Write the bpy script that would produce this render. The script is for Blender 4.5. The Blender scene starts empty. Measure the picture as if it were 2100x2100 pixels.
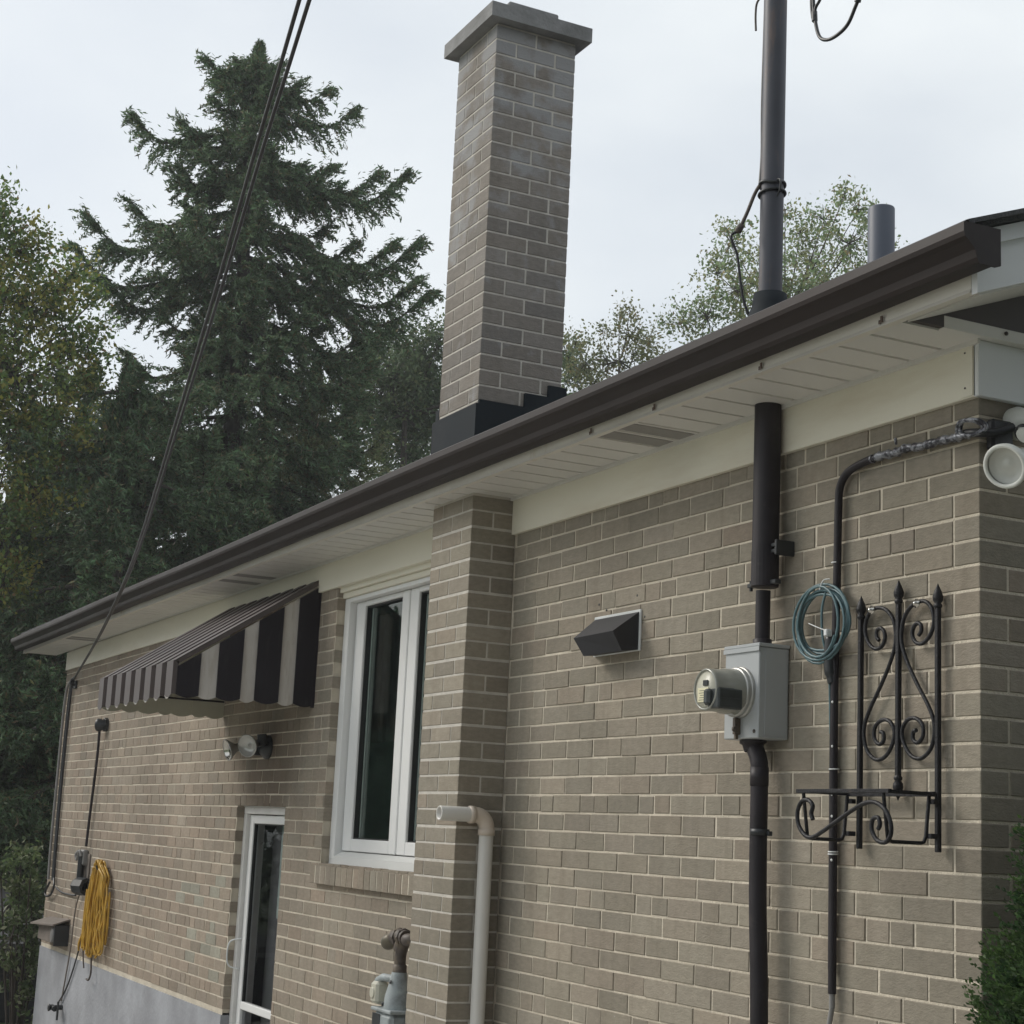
import bpy, math, random
import numpy as np
from mathutils import Vector, Matrix

random.seed(11)
rng = np.random.default_rng(7)
scene = bpy.context.scene
col = scene.collection
PI = math.pi

# ------------------------------------------------------------------ camera
F_PX = 3469.9            # focal length in pixels of the 2100 px square photograph
YAW, PITCH, ROLL = 1.1121, 0.1883, 0.0473
CAM = np.array([3.596, -3.239, 1.55])
cy_, sy_, cp_, sp_ = math.cos(YAW), math.sin(YAW), math.cos(PITCH), math.sin(PITCH)
fwd = np.array([-sy_ * cp_, cy_ * cp_, sp_]); rgt = np.array([cy_, sy_, 0.0]); upv = np.cross(rgt, fwd)
cr_, sr_ = math.cos(ROLL), math.sin(ROLL)
rgt, upv = cr_ * rgt + sr_ * upv, -sr_ * rgt + cr_ * upv
cam_data = bpy.data.cameras.new('camera')
cam_data.sensor_width = 36.0; cam_data.sensor_fit = 'HORIZONTAL'
cam_data.lens = F_PX / 2100 * 36.0
cam_data.clip_start = 0.05; cam_data.clip_end = 1000
cam = bpy.data.objects.new('camera', cam_data); col.objects.link(cam)
mw = Matrix.Identity(4)
for i in range(3):
    mw[i][0], mw[i][1], mw[i][2], mw[i][3] = rgt[i], upv[i], -fwd[i], CAM[i]
cam.matrix_world = mw
scene.camera = cam

def proj(P):
    q = np.asarray(P, float) - CAM
    d = q @ fwd
    return 1050 + F_PX * (q @ rgt) / d, 1050 - F_PX * (q @ upv) / d, d

# ------------------------------------------------------------------ sky, sun, exposure
SUN_EL, SUN_AZ = math.radians(36), math.radians(-130)      # azimuth from +Y towards +X
world = bpy.data.worlds.new('World'); scene.world = world; world.use_nodes = True
nt = world.node_tree; nt.nodes.clear()
w_out = nt.nodes.new('ShaderNodeOutputWorld'); bg = nt.nodes.new('ShaderNodeBackground')
sky = nt.nodes.new('ShaderNodeTexSky'); sky.sky_type = 'NISHITA'; sky.sun_disc = False
sky.sun_elevation = SUN_EL; sky.sun_rotation = SUN_AZ
sky.air_density = 1.0; sky.dust_density = 4.0; sky.ozone_density = 1.5; sky.altitude = 150
tcw = nt.nodes.new('ShaderNodeTexCoord')
mpw = nt.nodes.new('ShaderNodeMapping'); mpw.inputs['Scale'].default_value = (1.0, 1.0, 2.2)
nzw = nt.nodes.new('ShaderNodeTexNoise'); nzw.inputs['Scale'].default_value = 2.6
nzw.inputs['Detail'].default_value = 5; nzw.inputs['Roughness'].default_value = 0.5
rmw = nt.nodes.new('ShaderNodeMapRange')
rmw.inputs['From Min'].default_value = 0.35; rmw.inputs['From Max'].default_value = 0.68
rmw.inputs['To Min'].default_value = 0.66; rmw.inputs['To Max'].default_value = 0.96
mxw = nt.nodes.new('ShaderNodeMix'); mxw.data_type = 'RGBA'
mxw.inputs[7].default_value = (7.1, 7.45, 7.6, 1)           # thin bright overcast veil
nt.links.new(tcw.outputs['Generated'], mpw.inputs['Vector']); nt.links.new(mpw.outputs[0], nzw.inputs['Vector'])
nt.links.new(nzw.outputs[0], rmw.inputs[0]); nt.links.new(rmw.outputs[0], mxw.inputs[0])
nt.links.new(sky.outputs[0], mxw.inputs[6]); nt.links.new(mxw.outputs[2], bg.inputs[0])
bg.inputs[1].default_value = 0.1
nt.links.new(bg.outputs[0], w_out.inputs[0])

sun_d = bpy.data.lights.new('sun', 'SUN'); sun_d.energy = 1.5; sun_d.angle = math.radians(24); sun_d.color = (1, .95, .87)
sun = bpy.data.objects.new('sun', sun_d); col.objects.link(sun)
sdir = Vector((math.sin(SUN_AZ) * math.cos(SUN_EL), math.cos(SUN_AZ) * math.cos(SUN_EL), math.sin(SUN_EL)))
sun.rotation_euler = sdir.to_track_quat('Z', 'Y').to_euler(); sun.location = (0, 0, 20)

scene.view_settings.view_transform = 'Standard'; scene.view_settings.look = 'None'
scene.view_settings.exposure = 0.40; scene.view_settings.gamma = 1.0
scene.render.engine = 'CYCLES'

# ------------------------------------------------------------------ materials
def new_mat(name):
    m = bpy.data.materials.new(name); m.use_nodes = True
    n = m.node_tree; b = n.nodes['Principled BSDF']
    return m, n, b

def mat(name, c, rough=.6, metal=0., var=.12, scale=6., bump=.0, bscale=60., spec=.5, stain=None, srange=(.55, .7), sscale=2.5, streak=False):
    """plain procedural paint/metal/plastic: noise in tone, optional second (stain) colour, optional bump"""
    m, n, b = new_mat(name)
    L = n.links; N = n.nodes
    geo = N.new('ShaderNodeNewGeometry')
    nz = N.new('ShaderNodeTexNoise'); nz.inputs['Scale'].default_value = scale; nz.inputs['Detail'].default_value = 6
    L.new(geo.outputs['Position'], nz.inputs['Vector'])
    mr = N.new('ShaderNodeMapRange'); mr.inputs[1].default_value = .3; mr.inputs[2].default_value = .7
    mr.inputs[3].default_value = 1 - var; mr.inputs[4].default_value = 1 + var
    L.new(nz.outputs[0], mr.inputs[0])
    hs = N.new('ShaderNodeHueSaturation'); hs.inputs['Color'].default_value = (*c, 1)
    L.new(mr.outputs[0], hs.inputs['Value'])
    out = hs.outputs[0]
    if stain:
        n2 = N.new('ShaderNodeTexNoise'); n2.inputs['Scale'].default_value = sscale; n2.inputs['Detail'].default_value = 8; n2.inputs['Roughness'].default_value = .65
        if streak:
            mp = N.new('ShaderNodeMapping'); mp.inputs['Scale'].default_value = streak if isinstance(streak, tuple) else (3, 3, .5)
            L.new(geo.outputs['Position'], mp.inputs[0]); L.new(mp.outputs[0], n2.inputs['Vector'])
        else:
            L.new(geo.outputs['Position'], n2.inputs['Vector'])
        m2 = N.new('ShaderNodeMapRange'); m2.inputs[1].default_value = srange[0]; m2.inputs[2].default_value = srange[1]
        L.new(n2.outputs[0], m2.inputs[0])
        mx = N.new('ShaderNodeMix'); mx.data_type = 'RGBA'; mx.inputs[7].default_value = (*stain, 1)
        L.new(m2.outputs[0], mx.inputs[0]); L.new(out, mx.inputs[6]); out = mx.outputs[2]
    L.new(out, b.inputs['Base Color'])
    rr = N.new('ShaderNodeMapRange'); rr.inputs[3].default_value = max(0, rough - .08); rr.inputs[4].default_value = min(1, rough + .1)
    L.new(nz.outputs[0], rr.inputs[0]); L.new(rr.outputs[0], b.inputs['Roughness'])
    b.inputs['Metallic'].default_value = metal; b.inputs['Specular IOR Level'].default_value = spec
    if bump:
        n3 = N.new('ShaderNodeTexNoise'); n3.inputs['Scale'].default_value = bscale; n3.inputs['Detail'].default_value = 4
        L.new(geo.outputs['Position'], n3.inputs['Vector'])
        bp = N.new('ShaderNodeBump'); bp.inputs['Strength'].default_value = bump; bp.inputs['Distance'].default_value = .01
        L.new(n3.outputs[0], bp.inputs['Height']); L.new(bp.outputs[0], b.inputs['Normal'])
    return m

def brick_mat(name, attr, efflo=False):
    """fired clay: colour of the single brick comes from the brick (object colour or mesh attribute); grain, specks and wear on top"""
    m, n, b = new_mat(name); L = n.links; N = n.nodes
    if attr:
        src = N.new('ShaderNodeAttribute'); src.attribute_name = 'bcol'; cout = src.outputs['Color']
    else:
        src = N.new('ShaderNodeObjectInfo'); cout = src.outputs['Color']
    geo = N.new('ShaderNodeNewGeometry')
    mp = N.new('ShaderNodeMapping'); mp.inputs['Scale'].default_value = (1, 1, 2.2)
    L.new(geo.outputs['Position'], mp.inputs[0])
    n1 = N.new('ShaderNodeTexNoise'); n1.inputs['Scale'].default_value = 26; n1.inputs['Detail'].default_value = 8; n1.inputs['Roughness'].default_value = .7
    L.new(mp.outputs[0], n1.inputs['Vector'])
    r1 = N.new('ShaderNodeMapRange'); r1.inputs[1].default_value = .3; r1.inputs[2].default_value = .7; r1.inputs[3].default_value = .84; r1.inputs[4].default_value = 1.13
    L.new(n1.outputs[0], r1.inputs[0])
    hs = N.new('ShaderNodeHueSaturation'); L.new(cout, hs.inputs['Color']); L.new(r1.outputs[0], hs.inputs['Value'])
    # broad weathering of the wall
    n2 = N.new('ShaderNodeTexNoise'); n2.inputs['Scale'].default_value = 1.1; n2.inputs['Detail'].default_value = 5
    L.new(geo.outputs['Position'], n2.inputs['Vector'])
    r2 = N.new('ShaderNodeMapRange'); r2.inputs[1].default_value = .35; r2.inputs[2].default_value = .65; r2.inputs[3].default_value = .88; r2.inputs[4].default_value = 1.09
    L.new(n2.outputs[0], r2.inputs[0])
    h2 = N.new('ShaderNodeHueSaturation'); L.new(hs.outputs[0], h2.inputs['Color']); L.new(r2.outputs[0], h2.inputs['Value'])
    mps = N.new('ShaderNodeMapping'); mps.inputs['Scale'].default_value = (7, 7, .55); L.new(geo.outputs['Position'], mps.inputs[0])
    n6 = N.new('ShaderNodeTexNoise'); n6.inputs['Scale'].default_value = 1.6; n6.inputs['Detail'].default_value = 6; n6.inputs['Roughness'].default_value = .6; L.new(mps.outputs[0], n6.inputs['Vector'])
    r6 = N.new('ShaderNodeMapRange'); r6.inputs[1].default_value = .5; r6.inputs[2].default_value = .74; r6.inputs[3].default_value = 0; r6.inputs[4].default_value = .32; L.new(n6.outputs[0], r6.inputs[0])
    m6 = N.new('ShaderNodeMix'); m6.data_type = 'RGBA'; m6.inputs[7].default_value = (.15, .125, .095, 1)
    L.new(r6.outputs[0], m6.inputs[0]); L.new(h2.outputs[0], m6.inputs[6]); out = m6.outputs[2]
    # pale mineral specks and scuffs
    n4 = N.new('ShaderNodeTexNoise'); n4.inputs['Scale'].default_value = 44 if not efflo else 7; n4.inputs['Detail'].default_value = 5; n4.inputs['Roughness'].default_value = .55
    L.new(geo.outputs['Position'], n4.inputs['Vector'])
    r4 = N.new('ShaderNodeMapRange')
    if efflo:
        sp = N.new('ShaderNodeSeparateXYZ'); L.new(geo.outputs['Position'], sp.inputs[0])
        rz = N.new('ShaderNodeMapRange'); rz.inputs[1].default_value = 4.0; rz.inputs[2].default_value = 4.9; rz.inputs[3].default_value = -.16; rz.inputs[4].default_value = .02
        L.new(sp.outputs[2], rz.inputs[0])
        ad = N.new('ShaderNodeMath'); ad.operation = 'ADD'; L.new(n4.outputs[0], ad.inputs[0]); L.new(rz.outputs[0], ad.inputs[1])
        r4.inputs[1].default_value = .42; r4.inputs[2].default_value = .56; r4.inputs[4].default_value = .72
        L.new(ad.outputs[0], r4.inputs[0])
    else:
        r4.inputs[1].default_value = .70; r4.inputs[2].default_value = .78; r4.inputs[4].default_value = .5
        L.new(n4.outputs[0], r4.inputs[0])
    mx = N.new('ShaderNodeMix'); mx.data_type = 'RGBA'; mx.inputs[7].default_value = (.36, .365, .375, 1) if efflo else (.42, .41, .38, 1)
    L.new(r4.outputs[0], mx.inputs[0]); L.new(out, mx.inputs[6]); out = mx.outputs[2]
    if not efflo:
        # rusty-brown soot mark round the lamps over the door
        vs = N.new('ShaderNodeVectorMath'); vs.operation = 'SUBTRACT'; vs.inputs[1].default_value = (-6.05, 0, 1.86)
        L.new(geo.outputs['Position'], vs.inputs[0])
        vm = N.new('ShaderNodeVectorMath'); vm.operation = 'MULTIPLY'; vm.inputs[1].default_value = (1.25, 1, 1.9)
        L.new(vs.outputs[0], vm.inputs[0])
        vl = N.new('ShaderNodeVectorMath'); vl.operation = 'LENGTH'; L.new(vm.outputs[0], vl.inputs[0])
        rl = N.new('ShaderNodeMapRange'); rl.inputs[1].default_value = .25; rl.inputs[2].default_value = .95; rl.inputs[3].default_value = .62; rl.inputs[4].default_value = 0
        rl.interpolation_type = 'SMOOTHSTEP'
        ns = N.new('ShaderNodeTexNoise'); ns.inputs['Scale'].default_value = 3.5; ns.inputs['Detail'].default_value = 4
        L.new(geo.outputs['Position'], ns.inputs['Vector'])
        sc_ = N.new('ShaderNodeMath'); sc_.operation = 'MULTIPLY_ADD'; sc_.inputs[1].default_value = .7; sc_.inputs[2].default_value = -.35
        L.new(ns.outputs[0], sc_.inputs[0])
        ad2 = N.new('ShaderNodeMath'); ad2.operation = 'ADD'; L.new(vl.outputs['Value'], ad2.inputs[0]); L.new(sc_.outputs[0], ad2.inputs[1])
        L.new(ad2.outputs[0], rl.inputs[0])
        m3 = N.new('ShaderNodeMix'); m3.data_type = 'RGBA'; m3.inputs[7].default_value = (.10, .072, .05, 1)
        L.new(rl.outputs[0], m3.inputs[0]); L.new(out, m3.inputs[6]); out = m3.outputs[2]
    L.new(out, b.inputs['Base Color'])
    b.inputs['Roughness'].default_value = .93; b.inputs['Specular IOR Level'].default_value = .25
    bp = N.new('ShaderNodeBump'); bp.inputs['Strength'].default_value = .55; bp.inputs['Distance'].default_value = .007
    n5 = N.new('ShaderNodeTexNoise'); n5.inputs['Scale'].default_value = 70; n5.inputs['Detail'].default_value = 6; n5.inputs['Roughness'].default_value = .7
    L.new(mp.outputs[0], n5.inputs['Vector']); L.new(n5.outputs[0], bp.inputs['Height']); L.new(bp.outputs[0], b.inputs['Normal'])
    return m

def leaf_mat(name, trans=.35, rough=.55):
    m, n, b = new_mat(name); L = n.links; N = n.nodes
    at = N.new('ShaderNodeAttribute'); at.attribute_name = 'lcol'
    L.new(at.outputs['Color'], b.inputs['Base Color']); b.inputs['Roughness'].default_value = rough; b.inputs['Specular IOR Level'].default_value = .35
    tr = N.new('ShaderNodeBsdfTranslucent'); L.new(at.outputs['Color'], tr.inputs[0])
    mx = N.new('ShaderNodeMixShader'); mx.inputs[0].default_value = trans
    L.new(b.outputs[0], mx.inputs[1]); L.new(tr.outputs[0], mx.inputs[2])
    L.new(mx.outputs[0], N['Material Output'].inputs[0])
    return m

def glass_mat(name, tint=(.86, .93, .90), ior=1.4):
    m, n, b = new_mat(name); L = n.links; N = n.nodes; N.remove(b)
    tr = N.new('ShaderNodeBsdfTransparent'); tr.inputs[0].default_value = (*tint, 1)
    gl = N.new('ShaderNodeBsdfGlossy'); gl.inputs['Roughness'].default_value = .015; gl.inputs[0].default_value = (.9, .95, .95, 1)
    fr = N.new('ShaderNodeFresnel'); fr.inputs[0].default_value = ior
    geo = N.new('ShaderNodeNewGeometry')
    nz = N.new('ShaderNodeTexNoise'); nz.inputs['Scale'].default_value = 3; L.new(geo.outputs['Position'], nz.inputs['Vector'])
    bp = N.new('ShaderNodeBump'); bp.inputs['Strength'].default_value = .03; bp.inputs['Distance'].default_value = .02; L.new(nz.outputs[0], bp.inputs['Height'])
    L.new(bp.outputs[0], gl.inputs['Normal'])
    mx = N.new('ShaderNodeMixShader'); L.new(fr.outputs[0], mx.inputs[0]); L.new(tr.outputs[0], mx.inputs[1]); L.new(gl.outputs[0], mx.inputs[2])
    L.new(mx.outputs[0], N['Material Output'].inputs[0])
    return m

M = {}
M['brick'] = brick_mat('brick_single', False)
M['brick_f'] = brick_mat('brick_field', True)
M['chim'] = brick_mat('brick_chimney', False, True)
M['chim_f'] = brick_mat('brick_chimney_field', True, True)
M['mortar'] = mat('mortar', (.62, .56, .46), .95, var=.16, scale=18, bump=.6, bscale=120, spec=.2, stain=(.46, .41, .33), srange=(.45, .75), sscale=4.5)
M['mortar_c'] = mat('mortar_chimney', (.55, .52, .47), .95, var=.14, scale=14, bump=.5, bscale=120, spec=.2)
M['parging'] = mat('parged_foundation', (.32, .33, .355), .9, var=.2, scale=2.6, bump=.4, bscale=35, spec=.25, stain=(.24, .245, .26), srange=(.5, .72), sscale=1.6)
M['frieze'] = mat('frieze_paint', (.74, .71, .60), .5, var=.04, scale=1.3, spec=.4, stain=(.55, .48, .36), srange=(.52, .8), sscale=.9, streak=(.55, 1, 3))
M['frieze_end'] = mat('frieze_paint_end', (.68, .70, .71), .5, var=.04, scale=1.3)
M['soffit'] = mat('soffit_aluminium', (.66, .645, .615), .45, var=.05, scale=2.0, spec=.45)
M['soffit_vent'] = mat('soffit_perforated', (.27, .26, .245), .6, var=.08, scale=300.)
M['fascia'] = mat('fascia_aluminium', (.68, .65, .59), .4, var=.05, scale=3, stain=(.5, .42, .3), srange=(.62, .8), sscale=4)
M['gutter'] = mat('gutter_brown', (.020, .0135, .0125), .5, var=.18, scale=3, spec=.3, stain=(.032, .024, .022), srange=(.5, .75), sscale=2.0, streak=(.5, 4, 4))
M['brown'] = mat('brown_siding', (.060, .050, .048), .6, var=.1)
M['shingle'] = mat('asphalt_shingle', (.085, .085, .09), .95, var=.3, scale=90, bump=.6, bscale=200)
M['flash'] = mat('dark_flashing', (.020, .025, .030), .7, var=.12, scale=4, spec=.12, stain=(.03, .034, .038), srange=(.5, .7))
M['concrete'] = mat('chimney_cap_concrete', (.25, .25, .25), .9, var=.16, scale=9, bump=.4, bscale=60, stain=(.17, .17, .168), srange=(.5, .7), sscale=5)
M['vinyl'] = mat('white_vinyl', (.76, .765, .76), .38, var=.025, scale=3, spec=.45)
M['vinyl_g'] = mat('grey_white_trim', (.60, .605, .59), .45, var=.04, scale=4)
M['old_white'] = mat('peeling_white_paint', (.68, .67, .65), .6, var=.06, scale=9, stain=(.16, .12, .09), srange=(.66, .7), sscale=16)
M['glass'] = glass_mat('window_glass')
M['room_green'] = mat('pale_green_room', (.50, .60, .56), .9)  # pale green walls stand in for the grey-green reflections in the glass
M['screen'] = glass_mat('storm_door_glass', (.68, .68, .69), 1.13)
M['curtain'] = mat('pale_curtain', (.62, .63, .62), .9, var=.1, scale=12)
M['gasket'] = mat('black_gasket', (.02, .022, .022), .5)
M['steel_glass'] = mat('inner_door_grey', (.27, .27, .275), .5, var=.06)
M['aw_dark'] = mat('awning_dark_brown', (.018, .0155, .020), .5, var=.14, scale=5, spec=.25, stain=(.035, .03, .034), srange=(.55, .75), sscale=6, streak=(5, 5, .8))
M['aw_top'] = mat('awning_brown', (.085, .07, .068), .42, var=.1, scale=5, spec=.45)
M['aw_pale'] = mat('awning_pale_grey', (.54, .51, .475), .5, var=.08, scale=4, spec=.35, stain=(.40, .36, .31), srange=(.5, .75), sscale=6, streak=(6, 6, .8))
M['aw_in'] = mat('awning_inside_cream', (.50, .49, .40), .6, var=.06)
M['pipe_brown'] = mat('conduit_brown_paint', (.022, .0185, .022), .48, var=.25, scale=9, spec=.32, stain=(.05, .042, .042), srange=(.6, .75), sscale=12)
M['mast'] = mat('weathered_glare_mast_steel', (.070, .073, .090), .5, metal=.1, var=.18, scale=5, stain=(.17, .115, .09), srange=(.55, .75), sscale=3, streak=(4, 4, .8))  # blue-grey cast puts lens glare into the steel colour; rust streaks are wear
M['vent_pipe'] = mat('grey_blue_vent_pipe', (.095, .110, .145), .5, var=.1, scale=3)
M['meter_box'] = mat('meter_box_grey', (.40, .42, .43), .42, var=.05, scale=4, spec=.5)
M['meter_side'] = mat('meter_ring_metal', (.42, .42, .40), .35, metal=.6)
M['meter_cover'] = mat('meter_cover_plastic', (.33, .335, .30), .12, var=.06, scale=20, spec=.8)
M['meter_face'] = mat('meter_face_cream', (.48, .47, .39), .35)
M['label'] = mat('cream_label', (.70, .66, .46), .6)
M['black'] = mat('black_plastic', (.022, .025, .028), .4, var=.1)
M['relay'] = mat('meter_module_grey', (.05, .058, .06), .4, var=.2, scale=30)
M['iron'] = mat('wrought_iron_black', (.014, .014, .017), .45, spec=.32, var=.3, scale=25, bump=.25, bscale=150, stain=(.07, .055, .045), srange=(.66, .8), sscale=30)
M['pvc'] = mat('white_pvc', (.66, .645, .61), .32, var=.04, scale=6, spec=.5, stain=(.55, .48, .40), srange=(.6, .8), sscale=5)
M['pvc_elbow'] = mat('aged_pvc_elbow', (.60, .52, .44), .35, var=.05)
M['teal'] = mat('teal_cable', (.085, .155, .175), .4, var=.15, scale=30)
M['tie'] = mat('white_zip_tie', (.7, .72, .72), .4)
M['hood'] = mat('vent_hood_plastic', (.022, .023, .028), .6, var=.12, scale=8)
M['gas_grey'] = mat('gas_meter_paint', (.30, .335, .345), .5, var=.12, scale=14, stain=(.17, .19, .19), srange=(.5, .7), sscale=12)
M['gas_pipe'] = mat('rusty_gas_pipe', (.075, .06, .052), .55, var=.25, scale=22, stain=(.16, .125, .08), srange=(.5, .7), sscale=14)
M['brass'] = mat('dull_brass_cap', (.13, .115, .085), .4, metal=.4)
M['red'] = mat('faded_red_print', (.40, .14, .14), .6)
M['lamp_glass'] = mat('flood_lamp_glass', (.50, .50, .48), .15, metal=.25, var=.1, scale=20, spec=.7)
M['chrome'] = mat('lamp_reflector', (.60, .58, .54), .16, metal=.9, var=.1)
M['lamp_white'] = mat('white_lamp_holder', (.76, .77, .73), .4, var=.05, stain=(.5, .47, .38), srange=(.6, .8))
M['lens'] = mat('frosted_lens', (.58, .59, .55), .22, var=.08, scale=14)
M['foil'] = mat('wrapped_foil_tape', (.26, .27, .30), .38, metal=.4, var=.4, scale=70, stain=(.04, .04, .05), srange=(.46, .56), sscale=45)
M['yellow'] = mat('yellow_cord', (.50, .295, .035), .45, var=.25, scale=14)
M['grey_plastic'] = mat('grey_plastic', (.22, .215, .21), .5)
M['wire'] = mat('black_cable', (.020, .021, .025), .4, var=.2)
M['wood_box'] = mat('weathered_wood_box', (.17, .145, .125), .8, var=.2, scale=18)
M['bark'] = mat('bark', (.055, .045, .038), .95, var=.3, scale=12, bump=.6, bscale=40)
M['bark_l'] = mat('pale_bark', (.11, .10, .088), .95, var=.3, scale=12)
M['leaf'] = leaf_mat('leaf', .5)
M['needle'] = leaf_mat('needle', .32, .6)
M['grass'] = mat('grass', (.055, .085, .03), .95, var=.35, scale=3, bump=.6, bscale=40)
M['shed_dark'] = mat('dark_shed_board', (.022, .024, .028), .8, var=.2)
M['shed_trim'] = mat('shed_trim', (.45, .45, .46), .6)
M['shed_roof'] = mat('shed_roof', (.06, .062, .066), .9)

# ------------------------------------------------------------------ geometry helpers
class MB:
    def __init__(s): s.v = []; s.f = []; s.mi = []; s.sm = []
    def add(s, vs, fs, mi=0, smooth=False):
        o = len(s.v); s.v += [tuple(map(float, p)) for p in vs]
        for f in fs: s.f.append(tuple(o + i for i in f)); s.mi.append(mi); s.sm.append(smooth)
    def box(s, x0, x1, y0, y1, z0, z1, mi=0, ch=0.):
        if x0 > x1: x0, x1 = x1, x0
        if y0 > y1: y0, y1 = y1, y0
        if z0 > z1: z0, z1 = z1, z0
        if ch <= 0:
            vs = [(x, y, z) for z in (z0, z1) for y in (y0, y1) for x in (x0, x1)]
            s.add(vs, [(0, 2, 3, 1), (4, 5, 7, 6), (0, 1, 5, 4), (1, 3, 7, 5), (3, 2, 6, 7), (2, 0, 4, 6)], mi); return
        c = min(ch, (x1 - x0) * .45, (y1 - y0) * .45, (z1 - z0) * .45)
        vs = []; idx = {}
        X = (x0, x1); Y = (y0, y1); Z = (z0, z1); sg = (1, -1)
        for i in (0, 1):
            for j in (0, 1):
                for k in (0, 1):
                    for a in range(3):
                        p = [X[i], Y[j], Z[k]]
                        for b in range(3):
                            if b != a: p[b] += c * sg[(i, j, k)[b]]
                        idx[i, j, k, a] = len(vs); vs.append(p)
        fs = []
        def q(*l): fs.append(tuple(idx[t] for t in l))
        for a in range(3):
            b, d = [(1, 2), (2, 0), (0, 1)][a]
            for e in (0, 1):
                loop = []
                for (u, w) in ((0, 0), (1, 0), (1, 1), (0, 1)):
                    t = [0, 0, 0]; t[a] = e; t[b] = u; t[d] = w; loop.append((*t, a))
                if e == 0: loop.reverse()
                q(*loop)
                for g in (0, 1):           # edge between faces a=e and b=g
                    l = []
                    for w in (0, 1):
                        t = [0, 0, 0]; t[a] = e; t[b] = g; t[d] = w; l.append(tuple(t))
                    A = [(*l[0], a), (*l[1], a), (*l[1], b), (*l[0], b)]
                    if (e + g) % 2 == 1: A.reverse()
                    q(*A)
        for i in (0, 1):
            for j in (0, 1):
                for k in (0, 1):
                    t = [(i, j, k, 0), (i, j, k, 1), (i, j, k, 2)]
                    if (i + j + k) % 2 == 0: t.reverse()
                    q(*t)
        s.add(vs, fs, mi)
    def tube(s, pts, r, n=10, cap=True, mi=0, smooth=True, closed=False):
        P = [Vector(p) for p in pts]; m = len(P)
        R = r if hasattr(r, '__len__') else [r] * m
        T = []
        for i in range(m):
            a = P[(i - 1) % m] if (i > 0 or closed) else P[i]; b = P[(i + 1) % m] if (i < m - 1 or closed) else P[i]
            d = (b - a); T.append(d.normalized() if d.length > 1e-9 else Vector((0, 0, 1)))
        u = T[0].orthogonal().normalized(); vs = []
        for i in range(m):
            u = (u - T[i] * u.dot(T[i])); u = u.normalized() if u.length > 1e-6 else T[i].orthogonal().normalized()
            w = T[i].cross(u)
            for k in range(n):
                a = 2 * PI * k / n; vs.append(P[i] + (u * math.cos(a) + w * math.sin(a)) * R[i])
        fs = []
        for i in range(m if closed else m - 1):
            j = (i + 1) % m
            for k in range(n): fs.append((i * n + k, i * n + (k + 1) % n, j * n + (k + 1) % n, j * n + k))
        s.add(vs, fs, mi, smooth)
        if cap and not closed:
            s.add(vs[:n], [tuple(range(n))[::-1]], mi); s.add(vs[-n:], [tuple(range(n))], mi)
    def cyl(s, p0, p1, r0, r1=None, n=20, mi=0, cap=True): s.tube([p0, p1], [r0, r0 if r1 is None else r1], n, cap, mi)
    def lathe(s, origin, axis, prof, n=28, mi=0, smooth=True):
        """prof: list of (distance along axis, radius)"""
        o = Vector(origin); a = Vector(axis).normalized(); u = a.orthogonal().normalized(); w = a.cross(u); vs = []
        for (d, r) in prof:
            for k in range(n):
                t = 2 * PI * k / n; vs.append(o + a * d + (u * math.cos(t) + w * math.sin(t)) * max(r, 1e-4))
        fs = [(i * n + k, i * n + (k + 1) % n, (i + 1) * n + (k + 1) % n, (i + 1) * n + k) for i in range(len(prof) - 1) for k in range(n)]
        s.add(vs, fs, mi, smooth)
    def prism(s, poly, axis, a, b, mi=0):
        """extrude a 2D polygon. axis 'x': poly=(y,z); 'y': (x,z); 'z': (x,y)"""
        def mk(p, t): return {'x': (t, p[0], p[1]), 'y': (p[0], t, p[1]), 'z': (p[0], p[1], t)}[axis]
        n = len(poly); vs = [mk(p, a) for p in poly] + [mk(p, b) for p in poly]
        fs = [(i, (i + 1) % n, n + (i + 1) % n, n + i) for i in range(n)] + [tuple(range(n))[::-1], tuple(range(n, 2 * n))]
        s.add(vs, fs, mi)
    def quad(s, a, b, c, d, mi=0): s.add([a, b, c, d], [(0, 1, 2, 3)], mi)
    def build(s, name, mats, parent=None, fix=True):
        me = bpy.data.meshes.new(name)
        off = Vector((0, 0, 0))
        p = parent
        while p is not None: off += Vector(p.location); p = p.parent
        me.from_pydata([(v[0] - off.x, v[1] - off.y, v[2] - off.z) for v in s.v], [], s.f)
        if not isinstance(mats, (list, tuple)): mats = [mats]
        for mm in mats: me.materials.append(mm)
        me.polygons.foreach_set('material_index', s.mi); me.polygons.foreach_set('use_smooth', s.sm)
        if fix:
            import bmesh
            bm = bmesh.new(); bm.from_mesh(me); bmesh.ops.recalc_face_normals(bm, faces=bm.faces); bm.to_mesh(me); bm.free()
        me.update()
        o = bpy.data.objects.new(name, me); col.objects.link(o)
        if parent: o.parent = parent
        return o

def cr(pts, n=8, closed=False):
    """Catmull-Rom through points"""
    P = [np.array(p, float) for p in pts]; m = len(P); out = []
    for i in range(m if closed else m - 1):
        g = (lambda k: P[k % m]) if closed else (lambda k: P[min(max(k, 0), m - 1)])
        a, b, c, d = g(i - 1), g(i), g(i + 1), g(i + 2)
        for t in np.linspace(0, 1, n, endpoint=False):
            out.append(.5 * ((2 * b) + (c - a) * t + (2 * a - 5 * b + 4 * c - d) * t * t + (3 * b - a - 3 * c + d) * t ** 3))
    if not closed: out.append(P[-1])
    return out

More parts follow.
